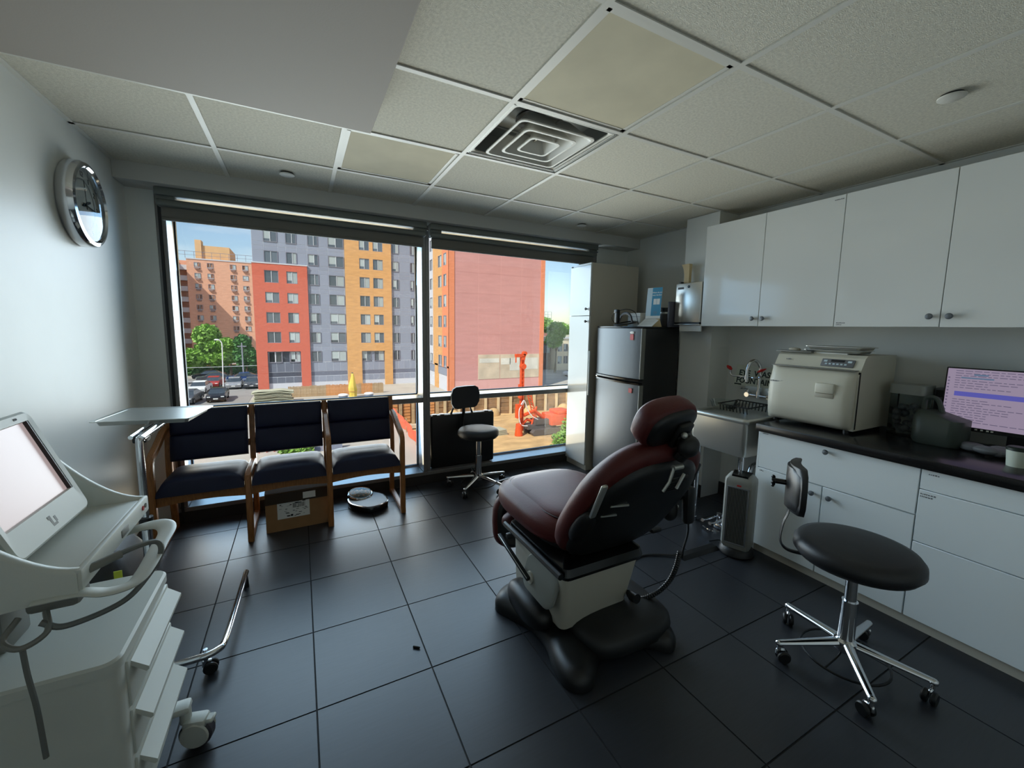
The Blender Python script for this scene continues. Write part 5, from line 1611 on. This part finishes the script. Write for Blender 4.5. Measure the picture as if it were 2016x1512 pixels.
part('coping', MB().box(-6.0, .48, YF - .33, YF + .2, 9.24, 9.38), 'winwh', bt, smooth=False)
bay2('ochre_brick_bay', 5.23, 11.6, -7.4, TOP, [(7.15, 8.52), (9.02, 10.40)], [(zt, zb) for zt, zb in rows if -2 < zt < TOP - .5], 7.2, 10.45, -2.3, 'ochre')
# return wing, facing left
XW = 16.9
wrows = [(11.2 + 2.75 * k, 9.6 + 2.75 * k) for k in (2, 1, 0, -1, -2, -3, -4, -5)]
def wingbay(nm, y0, y1, wins, m, z0=-7.4, z1=TOP, d=.12):
    mb = MB()
    ys = sorted([y0, y1] + [v for w in wins for v in w])
    zc = sorted([z0, z1] + [v for r_ in wrows for v in r_])
    for i in range(len(ys) - 1):
        for j in range(len(zc) - 1):
            ym, zm = (ys[i] + ys[i + 1]) / 2, (zc[j] + zc[j + 1]) / 2
            if any(w[0] < ym < w[1] for w in wins) and any(b_ < zm < t_ for t_, b_ in wrows):
                continue
            mb.box(XW - d, XW + .1, ys[i], ys[i + 1], zc[j], zc[j + 1])
    part(nm, mb, m, bt, smooth=False)
    for w in wins:
        for t_, b_ in wrows:
            put_window(kit(w[1] - w[0], t_ - b_), bt, (XW - d + .06 - BO_.x, (w[0] + w[1]) / 2 - BO_.y, (t_ + b_) / 2 - BO_.z), -PI / 2, rw)
wingbay('orange_corner_bay', 49.72, 52.6, [(50.75, 51.95)], 'orange', z0=-3.9)
wingbay('ochre_corner_bay', 52.6, 56.9, [(52.8, 54.4)], 'ochre', z0=-3.9)
wingbay('pale_corner_bay', 56.9, 60.7, [(57.2, 58.5), (59.2, 60.3)], 'joint', z0=-3.9)
part('corner_pier', MB().box(XW - .12, XW + .7, 49.72, 50.5, -7.4, -3.9), 'orange', bt, smooth=False)
part('corner_pier', MB().box(XW - .12, XW + .5, 54.7, 56.3, -7.4, -3.9), 'ochre', bt, smooth=False)
part('soffit_band', MB().box(XW - .05, XW + .1, 49.8, 61, -5.2, -3.9), 'graypan', bt, smooth=False)
# rose end wall
cols = [16.9, 20.97, 24.35, 27.65, 30.85]
zs_ = [-2.3 + 2.75 * k for k in range(9)]
part('corner_strip', MB().box(16.78, 17.55, 49.66, 49.9, -7.4, TOP), 'orange', bt, smooth=False)
part('corner_strip', MB().box(30.85, 31.5, 49.66, 49.9, -7.4, TOP), 'orange', bt, smooth=False)
part('end_wall_backing', MB().box(17.5, 30.9, 49.752, 49.9, -7.4, TOP), 'rosejoint', bt, smooth=False)
for i in range(4):
    for k in range(8):
        a, b = max(cols[i], 17.55), cols[i + 1]
        part('render_panel', MB().box(a + .03, b - .03, 49.74, 49.86, zs_[k] + .015, zs_[k + 1] - .015), 'pink', bt, smooth=False)
part('render_panel', MB().box(17.58, 20.94, 49.74, 49.86, -5.9, -2.33), 'pink', bt, smooth=False)
for i in (1, 2, 3):
    part('concrete_panel', MB().box(cols[i] + .05, cols[i + 1] - .03, 49.70, 49.86, -5.8, -2.36), 'tan', bt, smooth=False)
rr = random.Random(31)
pw = MB()
for x0, x1, z0, z1 in ((25.9, 27.5, -4.7, -2.9), (27.7, 30.6, -4.6, -2.9), (21.2, 24.2, -3.5, -2.9), (24.5, 26.0, -3.8, -2.9)):
    pw.box(x0, x1, 49.685, 49.70, z0, z1)
part('whitewash_patch', pw, mat('whitewash', rgb(216, 212, 200), .9, noise=(.7, .12)), bt, smooth=False)
part('base_wall', MB().box(17.6, 30.8, 49.76, 49.9, -7.4, -5.9), mat('base_brown', rgb(196, 164, 146), .9, noise=(.6, .1)), bt, smooth=False)

# brick tower behind
tb = thing('brick_apartment_tower', 'tan and red brick apartment tower with window air conditioners behind the car park', 'building', (-16, 118, ZG))
TO = tb.location
mb = MB()
mb.box(-22.2, 20, 112, 130, -8, 15.3)
part('brick_wall', mb, 'palebr', tb, smooth=False)
part('brick_wing', MB().box(-60, -24.4, 99, 130, -8, 15.3), 'palebr', tb, smooth=False)
part('recessed_wall', MB().box(-24.4, -22.2, 114.5, 130, -8, 15.2), 'palebr', tb, smooth=False)
part('parapet', MB().box(-22.25, 20, 111.9, 112.3, 15.3, 15.55), 'winwh', tb, smooth=False)
part('penthouse', MB().box(-20.68, -14.4, 114, 124, 15.3, 18.7), 'penthouse', tb, smooth=False)
part('chimney', MB().box(-20.75, -19.6, 113.6, 116, 15.3, 19.8), 'penthouse', tb, smooth=False)
kb = far_window('w', 1.12, 1.02)
acm = mesh(MB().box(-.38, .38, -.30, .05, -.42, 0), 'air_conditioner', 'acunit', smooth=False)
sil = mesh(MB().box(-.62, .62, -.10, .05, -.08, 0), 'sill', 'winwh', smooth=False)
r4 = random.Random(4)
for x in (-20.3, -17.95, -13.7, -11.35):
    for k in range(9):
        z = 14.15 - 2.32 * k
        f = put_window(kb, tb, (x - TO.x, 112 - .02 - TO.y, z - TO.z), 0, r4)
        inst('sill', sil, f, (0, 0, -.51))
        if k < 8 and r4.random() < .9:
            inst('air_conditioner', acm, f, (0, -.02, -.60))
for k in range(9):
    z = 13.0 - 2.32 * k
    part('balcony', MB().box(-24.4, -22.2, 112.6, 114.5, z, z + .14).box(-24.4, -22.2, 112.6, 112.7, z + .14, z + 1.05), 'winwh', tb, smooth=False)
rl_ = MB()
for x in [-24 + 1.6 * k for k in range(10)]:
    rl_.box(x, x + .07, 112.2, 112.27, 15.5, 17.0)
rl_.box(-24.2, -9, 112.2, 112.27, 16.95, 17.03).box(-24.2, -9, 112.2, 112.27, 16.2, 16.26)
part('roof_railing', rl_, 'winfr', tb, smooth=False)

# trees
def foliage(mb, blobs, n, s, seed):
    q = random.Random(seed)
    tot = sum(b[3] * b[4] * b[5] for b in blobs)
    for bx, by, bz, rx, ry, rz in blobs:
        for _ in range(max(40, int(n * (rx * ry * rz) / tot))):
            while True:
                v = Vector((q.uniform(-1, 1), q.uniform(-1, 1), q.uniform(-1, 1)))
                if .35 < v.length < 1:
                    break
            v = v.normalized() * (v.length ** .5) * q.uniform(.82, 1.08)
            p = Vector((bx + v.x * rx, by + v.y * ry, bz + v.z * rz))
            a = Vector((q.uniform(-1, 1), q.uniform(-1, 1), q.uniform(-1, 1))).normalized()
            b = a.orthogonal().normalized()
            k = s * q.uniform(.6, 1.4)
            mb.add([p - a * k, p + b * k * .6, p + a * k, p - b * k * .6], [(0, 1, 2, 3)])
    return mb
def tree(label, base, blobs, n, s, m, seed, hgt):
    t = thing('street_tree', label, 'tree', base, 0, None)
    o = part('foliage', foliage(MB(), blobs, n, s, seed), m, t, smooth=False)
    o['kind'] = 'stuff'
    x, y, z = base
    tr_ = MB().tube([(x, y, z), (x + .15, y, z + hgt * .5), (x + .1, y, z + hgt)], [.28, .2, .12], 8, 3)
    for bx, by, bz, rx, ry, rz in blobs[:4]:
        tr_.tube([(x + .12, y, z + hgt * .55), ((x + bx) / 2, y, (z + hgt * .6 + bz) / 2), (bx, by, bz)], [.13, .1, .05], 6, 2)
    part('trunk', tr_, 'bark', t)
    return t
tree('tall bright green tree behind the white lamp post', (-13.9, 80, ZG), [(-14.2, 80, -.6, 1.9, 1.8, 1.7), (-13.6, 80, -2.2, 2.2, 1.8, 1.4), (-15.8, 80, -4.2, 2.4, 1.8, 1.5), (-13.0, 79.5, -4.4, 2.2, 1.8, 1.3), (-17.0, 80, -5.2, 1.3, 1.4, .8)], 5200, .34, 'leaf', 1, 6.2)
tree('bright green tree between the lamp post and the darker tree', (-11.2, 79, ZG), [(-11.6, 79, -2.2, 1.5, 1.4, 1.2), (-11.0, 79, -3.8, 1.6, 1.4, 1.3), (-12.2, 79, -4.5, 1.2, 1.2, .9)], 3000, .30, 'leaf', 2, 4.6)
tree('darker green tree beside the red brick bay', (-8.9, 78, ZG), [(-9.2, 78, -1.9, 1.2, 1.2, 1.5), (-9.0, 78, -3.8, 1.7, 1.3, 1.7), (-8.0, 78, -4.2, 1.2, 1.2, 1.4)], 3400, .28, 'leafd', 3, 4.8)
tree('leafy tree in front of the cream house at far right', (44.4, 66, ZG), [(44.6, 66, .9, 2.0, 1.6, 1.8), (44.0, 66, -.9, 1.8, 1.6, 1.5), (46.3, 66.5, 1.2, 1.4, 1.4, 1.4)], 3400, .32, 'leaf', 5, 7.6)
tree('yellow-green tree above the cream house roof at far right', (49.5, 82, ZG), [(50.0, 82, 2.6, 2.0, 1.6, 2.0), (52.0, 82, 2.2, 2.0, 1.6, 1.8)], 2400, .34, 'leaf', 6, 9)
t = thing('roadside_bush', 'light green bush at the near edge of the sand pit', 'bush', (20.6, 28.2, -9.5))
o = part('foliage', foliage(MB(), [(20.6, 28.0, -8.9, 1.2, 1.1, .8), (21.9, 28.4, -8.2, 1.2, 1.2, 1.5), (19.7, 27.5, -9.3, .8, .8, .4)], 2600, .12, 8), 'leaf', t, smooth=False)
o['kind'] = 'stuff'
part('stem', MB().tube([(21.2, 28.2, -9.6), (21.6, 28.3, -8.2)], .07, 6).tube([(20.9, 28.2, -9.6), (20.5, 28.0, -8.8)], .06, 6), 'bark', t)
t = thing('small_bush', 'small green bush on the paved ground behind the middle bench seat', 'bush', (-1.4, 28.0, ZG))
o = part('foliage', foliage(MB(), [(-1.5, 28, ZG + .5, .9, .7, .6), (-.8, 28, ZG + .4, .6, .6, .45)], 900, .12, 9), 'leaf', t, smooth=False)
o['kind'] = 'stuff'
part('stem', MB().tube([(-1.4, 28, ZG), (-1.3, 28, ZG + .6)], .05, 6), 'bark', t)

# boundary wall and fence behind the car park
t = thing('boundary_wall', 'brown brick boundary wall behind the parked cars', 'wall', (-16, 84, ZG))
part('brickwork', MB().box(-30, -7, 84, 84.4, ZG, ZG + 1.5), mat('boundary_brick', rgb(150, 100, 76), .9, noise=(1, .15)), t, smooth=False)
part('coping', MB().box(-30, -7, 83.9, 84.5, ZG + 1.5, ZG + 1.62), 'timbero', t, smooth=False)
t = thing('hedge', 'dark green hedge along the boundary wall of the car park', 'hedge', (-15, 82, ZG))
o = part('hedge_leaves', foliage(MB(), [(-20 + 2.2 * k, 82.8, ZG + .75, 1.4, .7, .85) for k in range(6)], 3000, .22, 12), 'leafd', t, smooth=False)
o['kind'] = 'stuff'

# cars
def car_kit():
    t = thing('parked_car', 'car', 'car', (0, 0, 0), 0, 'cars in the car park')
    half = [(-2.15, .45), (-2.2, .62), (-2.1, .82), (-1.2, .93), (1.35, .98), (2.1, .90), (2.2, .60), (2.15, .42)]
    cs = MB()
    rings = []
    for y, k, dz in ((-.84, .94, .03), (-.88, 1, 0), (.88, 1, 0), (.84, .94, .03)):
        rings.append([(x * k, y, z if z > .5 else z + dz) for x, z in half] + [(2.05 * k, y, .26), (-2.05 * k, y, .26)])
    cs.loft(rings)
    part('body', cs, 'whitep', t, local=True, ang=30)
    cab = [(-1.15, .93), (-.55, 1.36), (.75, 1.42), (1.75, .97)]
    cb = MB().loft([[(x * (.96 if z > 1.2 else 1), y * (.80 if z > 1.2 else 1), z) for x, z in cab] for y in (-.80, .80)])
    part('windows', cb, 'carglass', t, local=True, ang=20)
    rf = MB().loft([[(x, y, z) for x, z in ((-.56, 1.37), (-.3, 1.44), (.55, 1.47), (.78, 1.42))] for y in (-.63, .63)])
    part('roof', rf, 'whitep', t, local=True, ang=40)
    wm = MB().lathe([(.001, -.11), (.30, -.11), (.33, -.07), (.33, .07), (.30, .11), (.001, .11)], n=16, T=Matrix.Rotation(PI / 2, 4, 'X'))
    me = mesh(wm, 'wheel', 'tyre')
    hm = mesh(MB().lathe([(.001, -.115), (.19, -.115), (.19, .115), (.001, .115)], n=12, T=Matrix.Rotation(PI / 2, 4, 'X')), 'hubcap', 'steel')
    for x in (-1.35, 1.35):
        for y in (-.78, .78):
            w = inst('wheel', me, t, (x, y, .33))
            inst('hubcap', hm, w)
    part('headlight', MB().box(-2.19, -2.12, -.78, -.48, .60, .74).box(-2.19, -2.12, .48, .78, .60, .74), 'paper', t, local=True, smooth=False)
    part('tail_light', MB().box(2.12, 2.19, -.80, -.55, .66, .80).box(2.12, 2.19, .55, .80, .66, .80), 'redsq', t, local=True, smooth=False)
    part('number_plate', MB().box(-2.22, -2.19, -.22, .22, .42, .54), 'paper', t, local=True, smooth=False)
    return t
CARCOL = {'black': mat('car_black', rgb(40, 42, 48), .2, .3), 'silver': mat('car_silver', rgb(176, 178, 182), .25, .4), 'white': mat('car_white', rgb(228, 228, 228), .3), 'blue': mat('car_blue', rgb(58, 84, 140), .25, .2), 'grey': mat('car_grey', rgb(92, 96, 102), .25, .3), 'red': mat('car_red', rgb(170, 50, 44), .3)}
ck = car_kit()
CARS = [(-12.0, 53.6, 85, 'grey', 'dark grey parked car in the nearest row, by the window jamb'), (-9.4, 54.2, 92, 'black', 'black parked car with a white number plate, nearest to the lamp post foot'),
        (-14.4, 57.8, 88, 'silver', 'silver parked car at the left end of the second row'), (-12.3, 61.5, 88, 'white', 'white parked car in the second row, left of the lamp post'),
        (-9.0, 64.6, 92, 'silver', 'silver parked car just right of the lamp post'), (-6.9, 64.2, 92, 'grey', 'dark grey parked car beside the red brick pier'),
        (-17.6, 71.0, 10, 'white', 'white parked car in the back row at far left'), (-12.4, 72.0, 10, 'grey', 'dark grey parked car in the back row behind the white post'),
        (-13.6, 76.0, 8, 'black', 'black parked car in the back row under the tall tree'), (-8.6, 70.9, 8, 'blue', 'blue parked car in the back row under the darker tree'),
        (-11.6, 66.6, 88, 'red', 'red parked car half hidden between silver cars'), (-15.6, 64.5, 88, 'silver', 'silver parked car at far left behind the white one')]
for i, (x, y, a, c, l) in enumerate(CARS):
    k = ck if i == 0 else dup(ck)
    k.location = (x, y, ZG + .02)
    k.rotation_euler = (0, 0, R(a))
    k['label'] = l
    k['group'] = 'cars in the car park'
    for ch in k.children:
        if ch.name.split('.')[0] in ('body', 'roof'):
            ch.material_slots[0].link = 'OBJECT'
            ch.material_slots[0].material = CARCOL[c]
for (x, y), l in (((44.8, 60), 'white car on the street at far right below the leafy tree'), ((49.6, 62), 'silver car on the street in front of the cream house')):
    k = dup(ck, (x, y, ZG), R(10), l)
    k['group'] = 'cars on the far street'
    for ch in k.children:
        if ch.name.split('.')[0] in ('body', 'roof'):
            ch.material_slots[0].link = 'OBJECT'
            ch.material_slots[0].material = CARCOL['white' if x < 47 else 'silver']

t = thing('lamp_post', 'tall white street lamp post with a curved arm in the car park', 'street lamp', (-9.7, 60.2, ZG))
part('mast', MB().tube([(-9.7, 60.2, ZG), (-9.62, 60.2, -4), (-9.55, 60.2, -1.5), (-9.62, 60.2, -.95), (-9.85, 60.2, -.70)], [.12, .10, .075, .065, .06], 10, 6), 'whitep', t)
part('lamp_head', MB().sup((-10.05, 60.2, -.66), (.30, .14, .09), .8, .8, 14, 8), 'whitep', t)
part('base', MB().cyl((-9.7, 60.2, ZG), (-9.7, 60.2, ZG + .35), .28, .24, 14), 'curbw', t)
t = thing('utility_pole', 'thin grey utility pole beside the darker tree', 'pole', (-8.9, 74, ZG))
part('pole', MB().tube([(-8.9, 74, ZG), (-8.9, 74, -1.6)], [.10, .08], 8), 'winfr', t)
part('crossbar', MB().box(-9.5, -8.3, 73.95, 74.05, -2.2, -2.08), 'winfr', t, smooth=False)
for z, l in ((-5.45, 'upper pale cable strung across the car park'), (-7.0 + .35, 'lower pale rail strung across the car park')):
    yy = 77 if z > -6 else 68.4
    t = thing('overhead_cable', l, 'cable', (-14, yy, z))
    part('cable', MB().tube([(-26, yy, z), (-15, yy, z - .12), (-6.2, yy, z)], .035, 6, 6), 'winwh', t)
    part('end_post', MB().cyl((-26, yy, ZG), (-26, yy, z + .1), .07).cyl((-6.3, yy, ZG), (-6.3, yy, z + .1), .07), 'winwh', t)

# ------------------------------------------------ building site
def plankfence(nm, label, x0, x1, y, n, mats, seed):
    t = thing(nm, label, 'fence', ((x0 + x1) / 2, y, ZG))
    q = random.Random(seed)
    w = (x1 - x0) / n
    me = {}
    for k in range(n):
        m_ = mats[min(len(mats) - 1, int(k / n * len(mats)))]
        if m_ not in me:
            me[m_] = mesh(MB().box(-w / 2 + .008, w / 2 - .008, -.02, .02, 0, 1.0), 'fence_board', m_, smooth=False)
        o = inst('fence_board', me[m_], t, (x0 + w * (k + .5) - (x0 + x1) / 2, q.uniform(-.015, .015), 0))
        o.scale = (1, 1, 1.34 * q.uniform(.97, 1.04))
    part('rail', MB().box(x0, x1, y + .02, y + .07, ZG + .2, ZG + .3).box(x0, x1, y + .02, y + .07, ZG + 1.0, ZG + 1.1), 'timber', t, smooth=False)
    return t
plankfence('board_fence', 'weathered board fence with fresh orange boards in front of the grey block', -2.3, 8.8, 53, 64, ['timber', 'timber', 'timber', 'timbero', 'timbero', 'timber', 'timbero', 'timber'], 3)
t = thing('sheet_stack', 'stack of pale curved sheets beside the red brick pier', 'sheets', (-3.9, 50, ZG))
q = random.Random(6)
for k in range(9):
    ph = q.uniform(0, 2)
    L_ = q.uniform(1.7, 2.1)
    part('sheet', MB().loft([[(-3.7 - L_ + i * L_ / 6, y, ZG + .06 + k * .15 + .16 * math.sin(PI * i / 12) + .04 * math.sin(i * .9 + ph)) for i in range(13)] + [(-3.7 - L_ + i * L_ / 6, y, ZG + .12 + k * .15 + .16 * math.sin(PI * i / 12) + .04 * math.sin(i * .9 + ph)) for i in range(12, -1, -1)] for y in (49.3 + q.uniform(-.2, .2), 51)]), 'rubble', t, ang=20)
t = thing('wrapped_pump', 'tall yellow wrapped machine standing in front of the ochre brick bay', 'machine', (4.75, 50.5, ZG))
part('wrapped_body', MB().loft([[(4.75 + dx + r * math.cos(2 * PI * k / 14) * (1 + .12 * math.sin(3 * k)), 50.5 + r * math.sin(2 * PI * k / 14), ZG + z) for k in range(14)] for z, r, dx in ((0, .42, 0), (.5, .40, .02), (1.0, .48, -.02), (1.5, .40, -.06), (2.1, .28, -.02), (2.6, .18, .02), (2.98, .10, -.02))]), 'yellow', t, ang=30)
part('strap', MB().lathe([(.47, 0), (.49, .03), (.47, .06)], (4.73, 50.5, ZG + .75), 18, cap=False), 'timbero', t)
part('cap', MB().sup((4.72, 50.5, ZG + 3.02), (.12, .12, .08), 1, 1, 10, 6), 'rigd', t)
for (x, y), l in (((3.5, 49.0), 'white-topped barrel in front of the fresh orange boards'), ((6.4, 49.0), 'white-topped barrel right of the yellow wrapped machine')):
    t = thing('barrel', l, 'barrel', (x, y, ZG), 0, 'white-topped barrels')
    part('drum', MB().lathe([(.001, 0), (.48, 0), (.50, .05), (.50, .55), (.001, .56)], (x, y, ZG), 20), 'graydk', t)
    part('lid', MB().lathe([(.56, .55), (.56, .66), (.40, .74), (.001, .76)], (x, y, ZG), 20), 'whitep', t)

# shored pit wall
t = thing('shoring_wall', 'timber-lagged retaining wall with pale steel piles behind the drill rig', 'retaining wall', (22, 43.6, -9.5))
q = random.Random(14)
for k in range(13):
    x = 12.4 + 1.75 * k
    part('soldier_pile', MB().box(x - .14, x + .14, 43.25, 43.5, -9.7, -6.3 + q.uniform(-.1, .2)).box(x - .05, x + .05, 43.5, 43.7, -9.7, -6.4), 'hpile', t, smooth=False)
    for j in range(6):
        z = -9.6 + j * .52
        part('lagging_board', MB().box(x + .15, x + 1.6, 43.48 + q.uniform(-.05, .05), 43.68, z, z + .50), 'lagging', t, smooth=False)
    if k % 3 == 1:
        o = part('soil_heap', MB().sup((x + .9, 43.0, -9.5), (.9, .6, q.uniform(.6, 1.2)), 1, 1, 14, 8), 'sand', t)
t = thing('formwork_wall', 'row of tan timber formwork panels with pilasters at the left end of the pit', 'formwork', (9.6, 40.5, -9.5))
for k in range(5):
    x = 7.0 + 1.32 * k
    part('pilaster', MB().box(x - .14, x + .14, 40.2, 40.6, -9.6, -5.9), 'timber', t, smooth=False)
    if k < 4:
        part('panel_back', MB().box(x + .14, x + 1.18, 40.5, 40.6, -9.0, -6.0), 'lagging', t, smooth=False)
        for j in range(8):
            z = -8.7 + j * .33
            part('slat', MB().box(x + .30, x + 1.02, 40.38, 40.5, z, z + .27), 'timbero', t, smooth=False)
part('ledge', MB().box(6.9, 12.6, 39.6, 40.6, -9.3, -8.95), 'tan', t, smooth=False)
t = thing('orange_netting', 'orange safety netting fence along the left edge of the pit', 'netting', (6.4, 29, ZG))
q = random.Random(17)
nn = []
pts = [(7.0, 39.0), (6.9, 35), (6.8, 31), (6.6, 27), (6.5, 23), (6.5, 19), (6.5, 15)]
cv = catmull([Vector((x, y, 0)) for x, y in pts], 8)
rows_ = []
for h in (0, .35, .7, 1.05):
    rows_.append([(p.x + .10 * math.sin(i * .9 + h * 3), p.y, ZG + .04 + h * (1 - .16 * abs(math.sin(i * PI / 8)))) for i, p in enumerate(cv)])
part('net_cloth', MB().loft(rows_, cap=False, closed=False), 'net', t)
for x, y in pts:
    part('stake', MB().cyl((x, y, ZG), (x, y, ZG + 1.2), .04, n=8), 'timber', t)
for k, (x, y, z, rz, l, lab) in enumerate(((9.2, 35.0, -9.3, 20, 3.2, 'long timber lying by the formwork panels'), (9.8, 33.0, -9.3, -35, 2.6, 'pale timber lying across the sand near the netting'), (8.8, 31.0, -9.25, 60, 2.2, 'short timber lying beside the orange netting'))):
    t = thing('timber_beam', lab, 'timber', (x, y, z), R(rz), 'loose timbers in the pit')
    part('beam', MB().box(-l / 2, l / 2, -.12, .12, -.14, .14), 'hpile', t, smooth=False, local=True)
    part('end_tip', MB().box(l / 2, l / 2 + .03, -.12, .12, -.14, .14), 'timbero', t, smooth=False, local=True)
for k, (x, y, lab) in enumerate(((15.6, 37.0, 'stack of pale steel plates left of the drill rig'), (16.0, 34.2, 'low stack of long pale plates just left of the drill rig track'))):
    t = thing('plate_stack', lab, 'plates', (x, y, -9.45), R(8))
    for j in range(4):
        part('plate', MB().box(-1.7 + .1 * j, 1.6 - .05 * j, -.7, .7, j * .16, j * .16 + .12), 'rubble', t, smooth=False, local=True)
# drill rig
t = thing('drill_rig', 'orange tracked drill rig with a tall mast in the sand pit', 'drill rig', (20.2, 33, -9.5))
ms = MB().box(18.72, 18.84, 33, 33.3, -9.0, -1.6).box(18.96, 19.08, 33, 33.3, -9.0, -1.6).box(18.80, 19.0, 33.15, 33.25, -9.0, -1.6)
for k in range(18):
    ms.box(18.72, 19.08, 32.98, 33.02, -8.7 + k * .40, -8.62 + k * .40)
part('mast', ms, 'rigo', t, smooth=False)
part('mast_head', MB().box(18.1, 19.15, 32.9, 33.3, -1.45, -1.15).box(18.08, 18.16, 33, 33.1, -2.0, -1.2).box(18.7, 19.1, 32.9, 33.3, -1.75, -1.4).cyl((19.1, 32.9, -1.1), (19.1, 33.3, -1.1), .22, n=12).cyl((18.95, 32.85, -2.4), (18.95, 33.35, -2.4), .28, n=12), 'rigo', t, smooth=False)
part('drill_head', MB().box(18.5, 18.75, 32.8, 33.2, -5.6, -4.2).box(18.2, 18.7, 32.7, 33.2, -7.6, -6.2).cyl((18.5, 32.9, -9.4), (18.5, 32.9, -8.2), .42, .30, 12), 'rigo', t, smooth=False)
tk_ = MB()
for y in (32.3, 34.0):
    tk_.loft([[(x, yy, z) for x, z in ((19.6, -9.1), (19.8, -9.42), (23.3, -9.42), (23.6, -9.1), (23.3, -8.82), (19.9, -8.82))] for yy in (y - .3, y + .3)])
part('track', tk_, 'rigd', t, smooth=False)
part('engine_housing', MB().rbox(21.9, 24.4, 32.1, 34.2, -8.6, -7.5, .12).rbox(22.8, 24.5, 32.2, 34.1, -7.5, -7.15, .1), 'rigo', t)
part('chassis', MB().box(19.4, 22.2, 32.6, 33.8, -8.85, -8.4).box(20.2, 21.8, 32.5, 33.6, -8.4, -7.9), 'rigd', t, smooth=False)
part('boom', MB().tube([(21.6, 33, -8.0), (20.3, 33, -7.0), (19.1, 33, -7.4)], .20, 8).tube([(20.8, 33.2, -8.4), (19.6, 33.2, -7.9), (19.0, 33.2, -8.4)], .16, 8).tube([(20.0, 33, -8.6), (20.6, 33, -6.6)], .10, 8), 'rigo', t)
part('hoses', MB().tube([(19.0, 32.8, -6.0), (18.4, 32.7, -6.8), (18.6, 32.7, -8.2), (19.6, 32.7, -8.5)], .05, 6, 8).tube([(19.2, 32.8, -6.4), (19.8, 32.7, -7.4), (20.6, 32.7, -7.9)], .05, 6, 8).tube([(18.6, 32.7, -6.2), (18.9, 32.6, -5.8), (19.3, 32.7, -6.6)], .05, 6, 8), 'whitep', t)
lt_ = MB()
for dx in (0, .42):
    lt_.tube([(21.0 + dx, 36, -5.2), (22.2 + dx, 36, -9.2)], .06, 6)
for k in range(12):
    a = k / 12
    lt_.tube([(21.0 + 1.2 * a, 36, -5.2 - 4 * a), (21.42 + 1.2 * (a + .08), 36, -5.2 - 4 * (a + .08))], .045, 6)
t = thing('lattice_boom', 'red lattice boom leaning against the shored wall behind the drill rig', 'boom', (21.6, 36, -9.5))
part('lattice', lt_, 'rigo', t, smooth=False)
part('foot', MB().box(22.0, 22.9, 35.7, 36.3, -9.5, -9.15), 'rigd', t, smooth=False)

# things on the paved ground seen below the bench backs
t = thing('red_scaffold', 'red stacked scaffold frames on the paving behind the left bench seat', 'scaffold', (-2.9, 29.5, ZG))
for k in range(4):
    x = -3.6 + k * .45
    f = MB()
    f.tube([(x, 29.4, ZG), (x + .08, 29.4, ZG + 1.0), (x + .5, 29.5, ZG + 1.0), (x + .5, 29.5, ZG)], .035, 6)
    f.tube([(x + .03, 29.4, ZG + .5), (x + .5, 29.5, ZG + .5)], .03, 6)
    part('frame', f, 'redsq', t)
t = thing('concrete_block', 'grey concrete barrier block on the paving behind the middle bench seat', 'barrier', (.6, 28.6, ZG))
part('block', MB().loft([[(x, y, ZG + z) for y, z in ((28.2, 0), (28.35, .3), (28.45, .75), (28.65, .75), (28.75, .3), (28.9, 0))] for x in (-.2, 1.6)]), 'graydk', t, smooth=False)
part('lifting_loop', MB().tube([(.5, 28.55, ZG + .75), (.55, 28.55, ZG + .85), (.85, 28.55, ZG + .85), (.9, 28.55, ZG + .75)], .03, 6), 'rigd', t)
t = thing('orange_post', 'orange site hoarding post outside near the left jamb', 'post', (-6.9, 29.9, ZG))
part('post', MB().box(-7.2, -6.6, 29.8, 30.0, ZG, ZG + 1.1), 'net', t, smooth=False)
part('foot', MB().box(-7.3, -6.5, 29.6, 30.2, ZG, ZG + .1), 'rigd', t, smooth=False)

# far street at right
def house(nm, label, x0, x1, y, z1, m, wins, depth=8):
    t = thing(nm, label, 'house', ((x0 + x1) / 2, y + depth / 2, ZG))
    part('wall', MB().box(x0, x1, y, y + depth, ZG, z1), m, t, smooth=False)
    part('cornice', MB().box(x0 - .15, x1 + .15, y - .25, y + .1, z1 - .3, z1 + .1), 'winwh', t, smooth=False)
    k2 = kit(1.0, 1.6)
    for x, z in wins:
        put_window(k2, t, (x - t.location.x, y - .03 - t.location.y, z - t.location.z), 0, rw)
    return t
house('cream_house', 'cream rowhouse with tall windows at far right', 47.3, 53, 70, -.4, mat('cream_render', rgb(232, 218, 190), .9), [(48.1, -2.6), (49.6, -2.6), (51.1, -2.6), (48.1, -5.2), (49.6, -5.2)])
h2 = house('brown_house', 'dark brown rowhouse left of the cream rowhouse', 41.5, 47.1, 72, -1.0, mat('brown_render', rgb(112, 92, 88), .9), [(45.2, -3.0), (46.3, -3.0)])
t = thing('brick_block', 'brown brick building with a roof scaffold far behind at right', 'building', (92, 152, ZG))
part('wall', MB().box(84, 97, 150, 160, -12, 4.6), mat('far_brick', rgb(160, 112, 100), .9), t, smooth=False)
sf = MB()
for x in (93.5, 95.2, 97):
    sf.box(x - .06, x + .06, 150, 150.1, 4.6, 8.6)
for z in (5.8, 7.2, 8.5):
    sf.box(93.5, 97, 150, 150.1, z, z + .1)
part('roof_scaffold', sf, 'winfr', t, smooth=False)
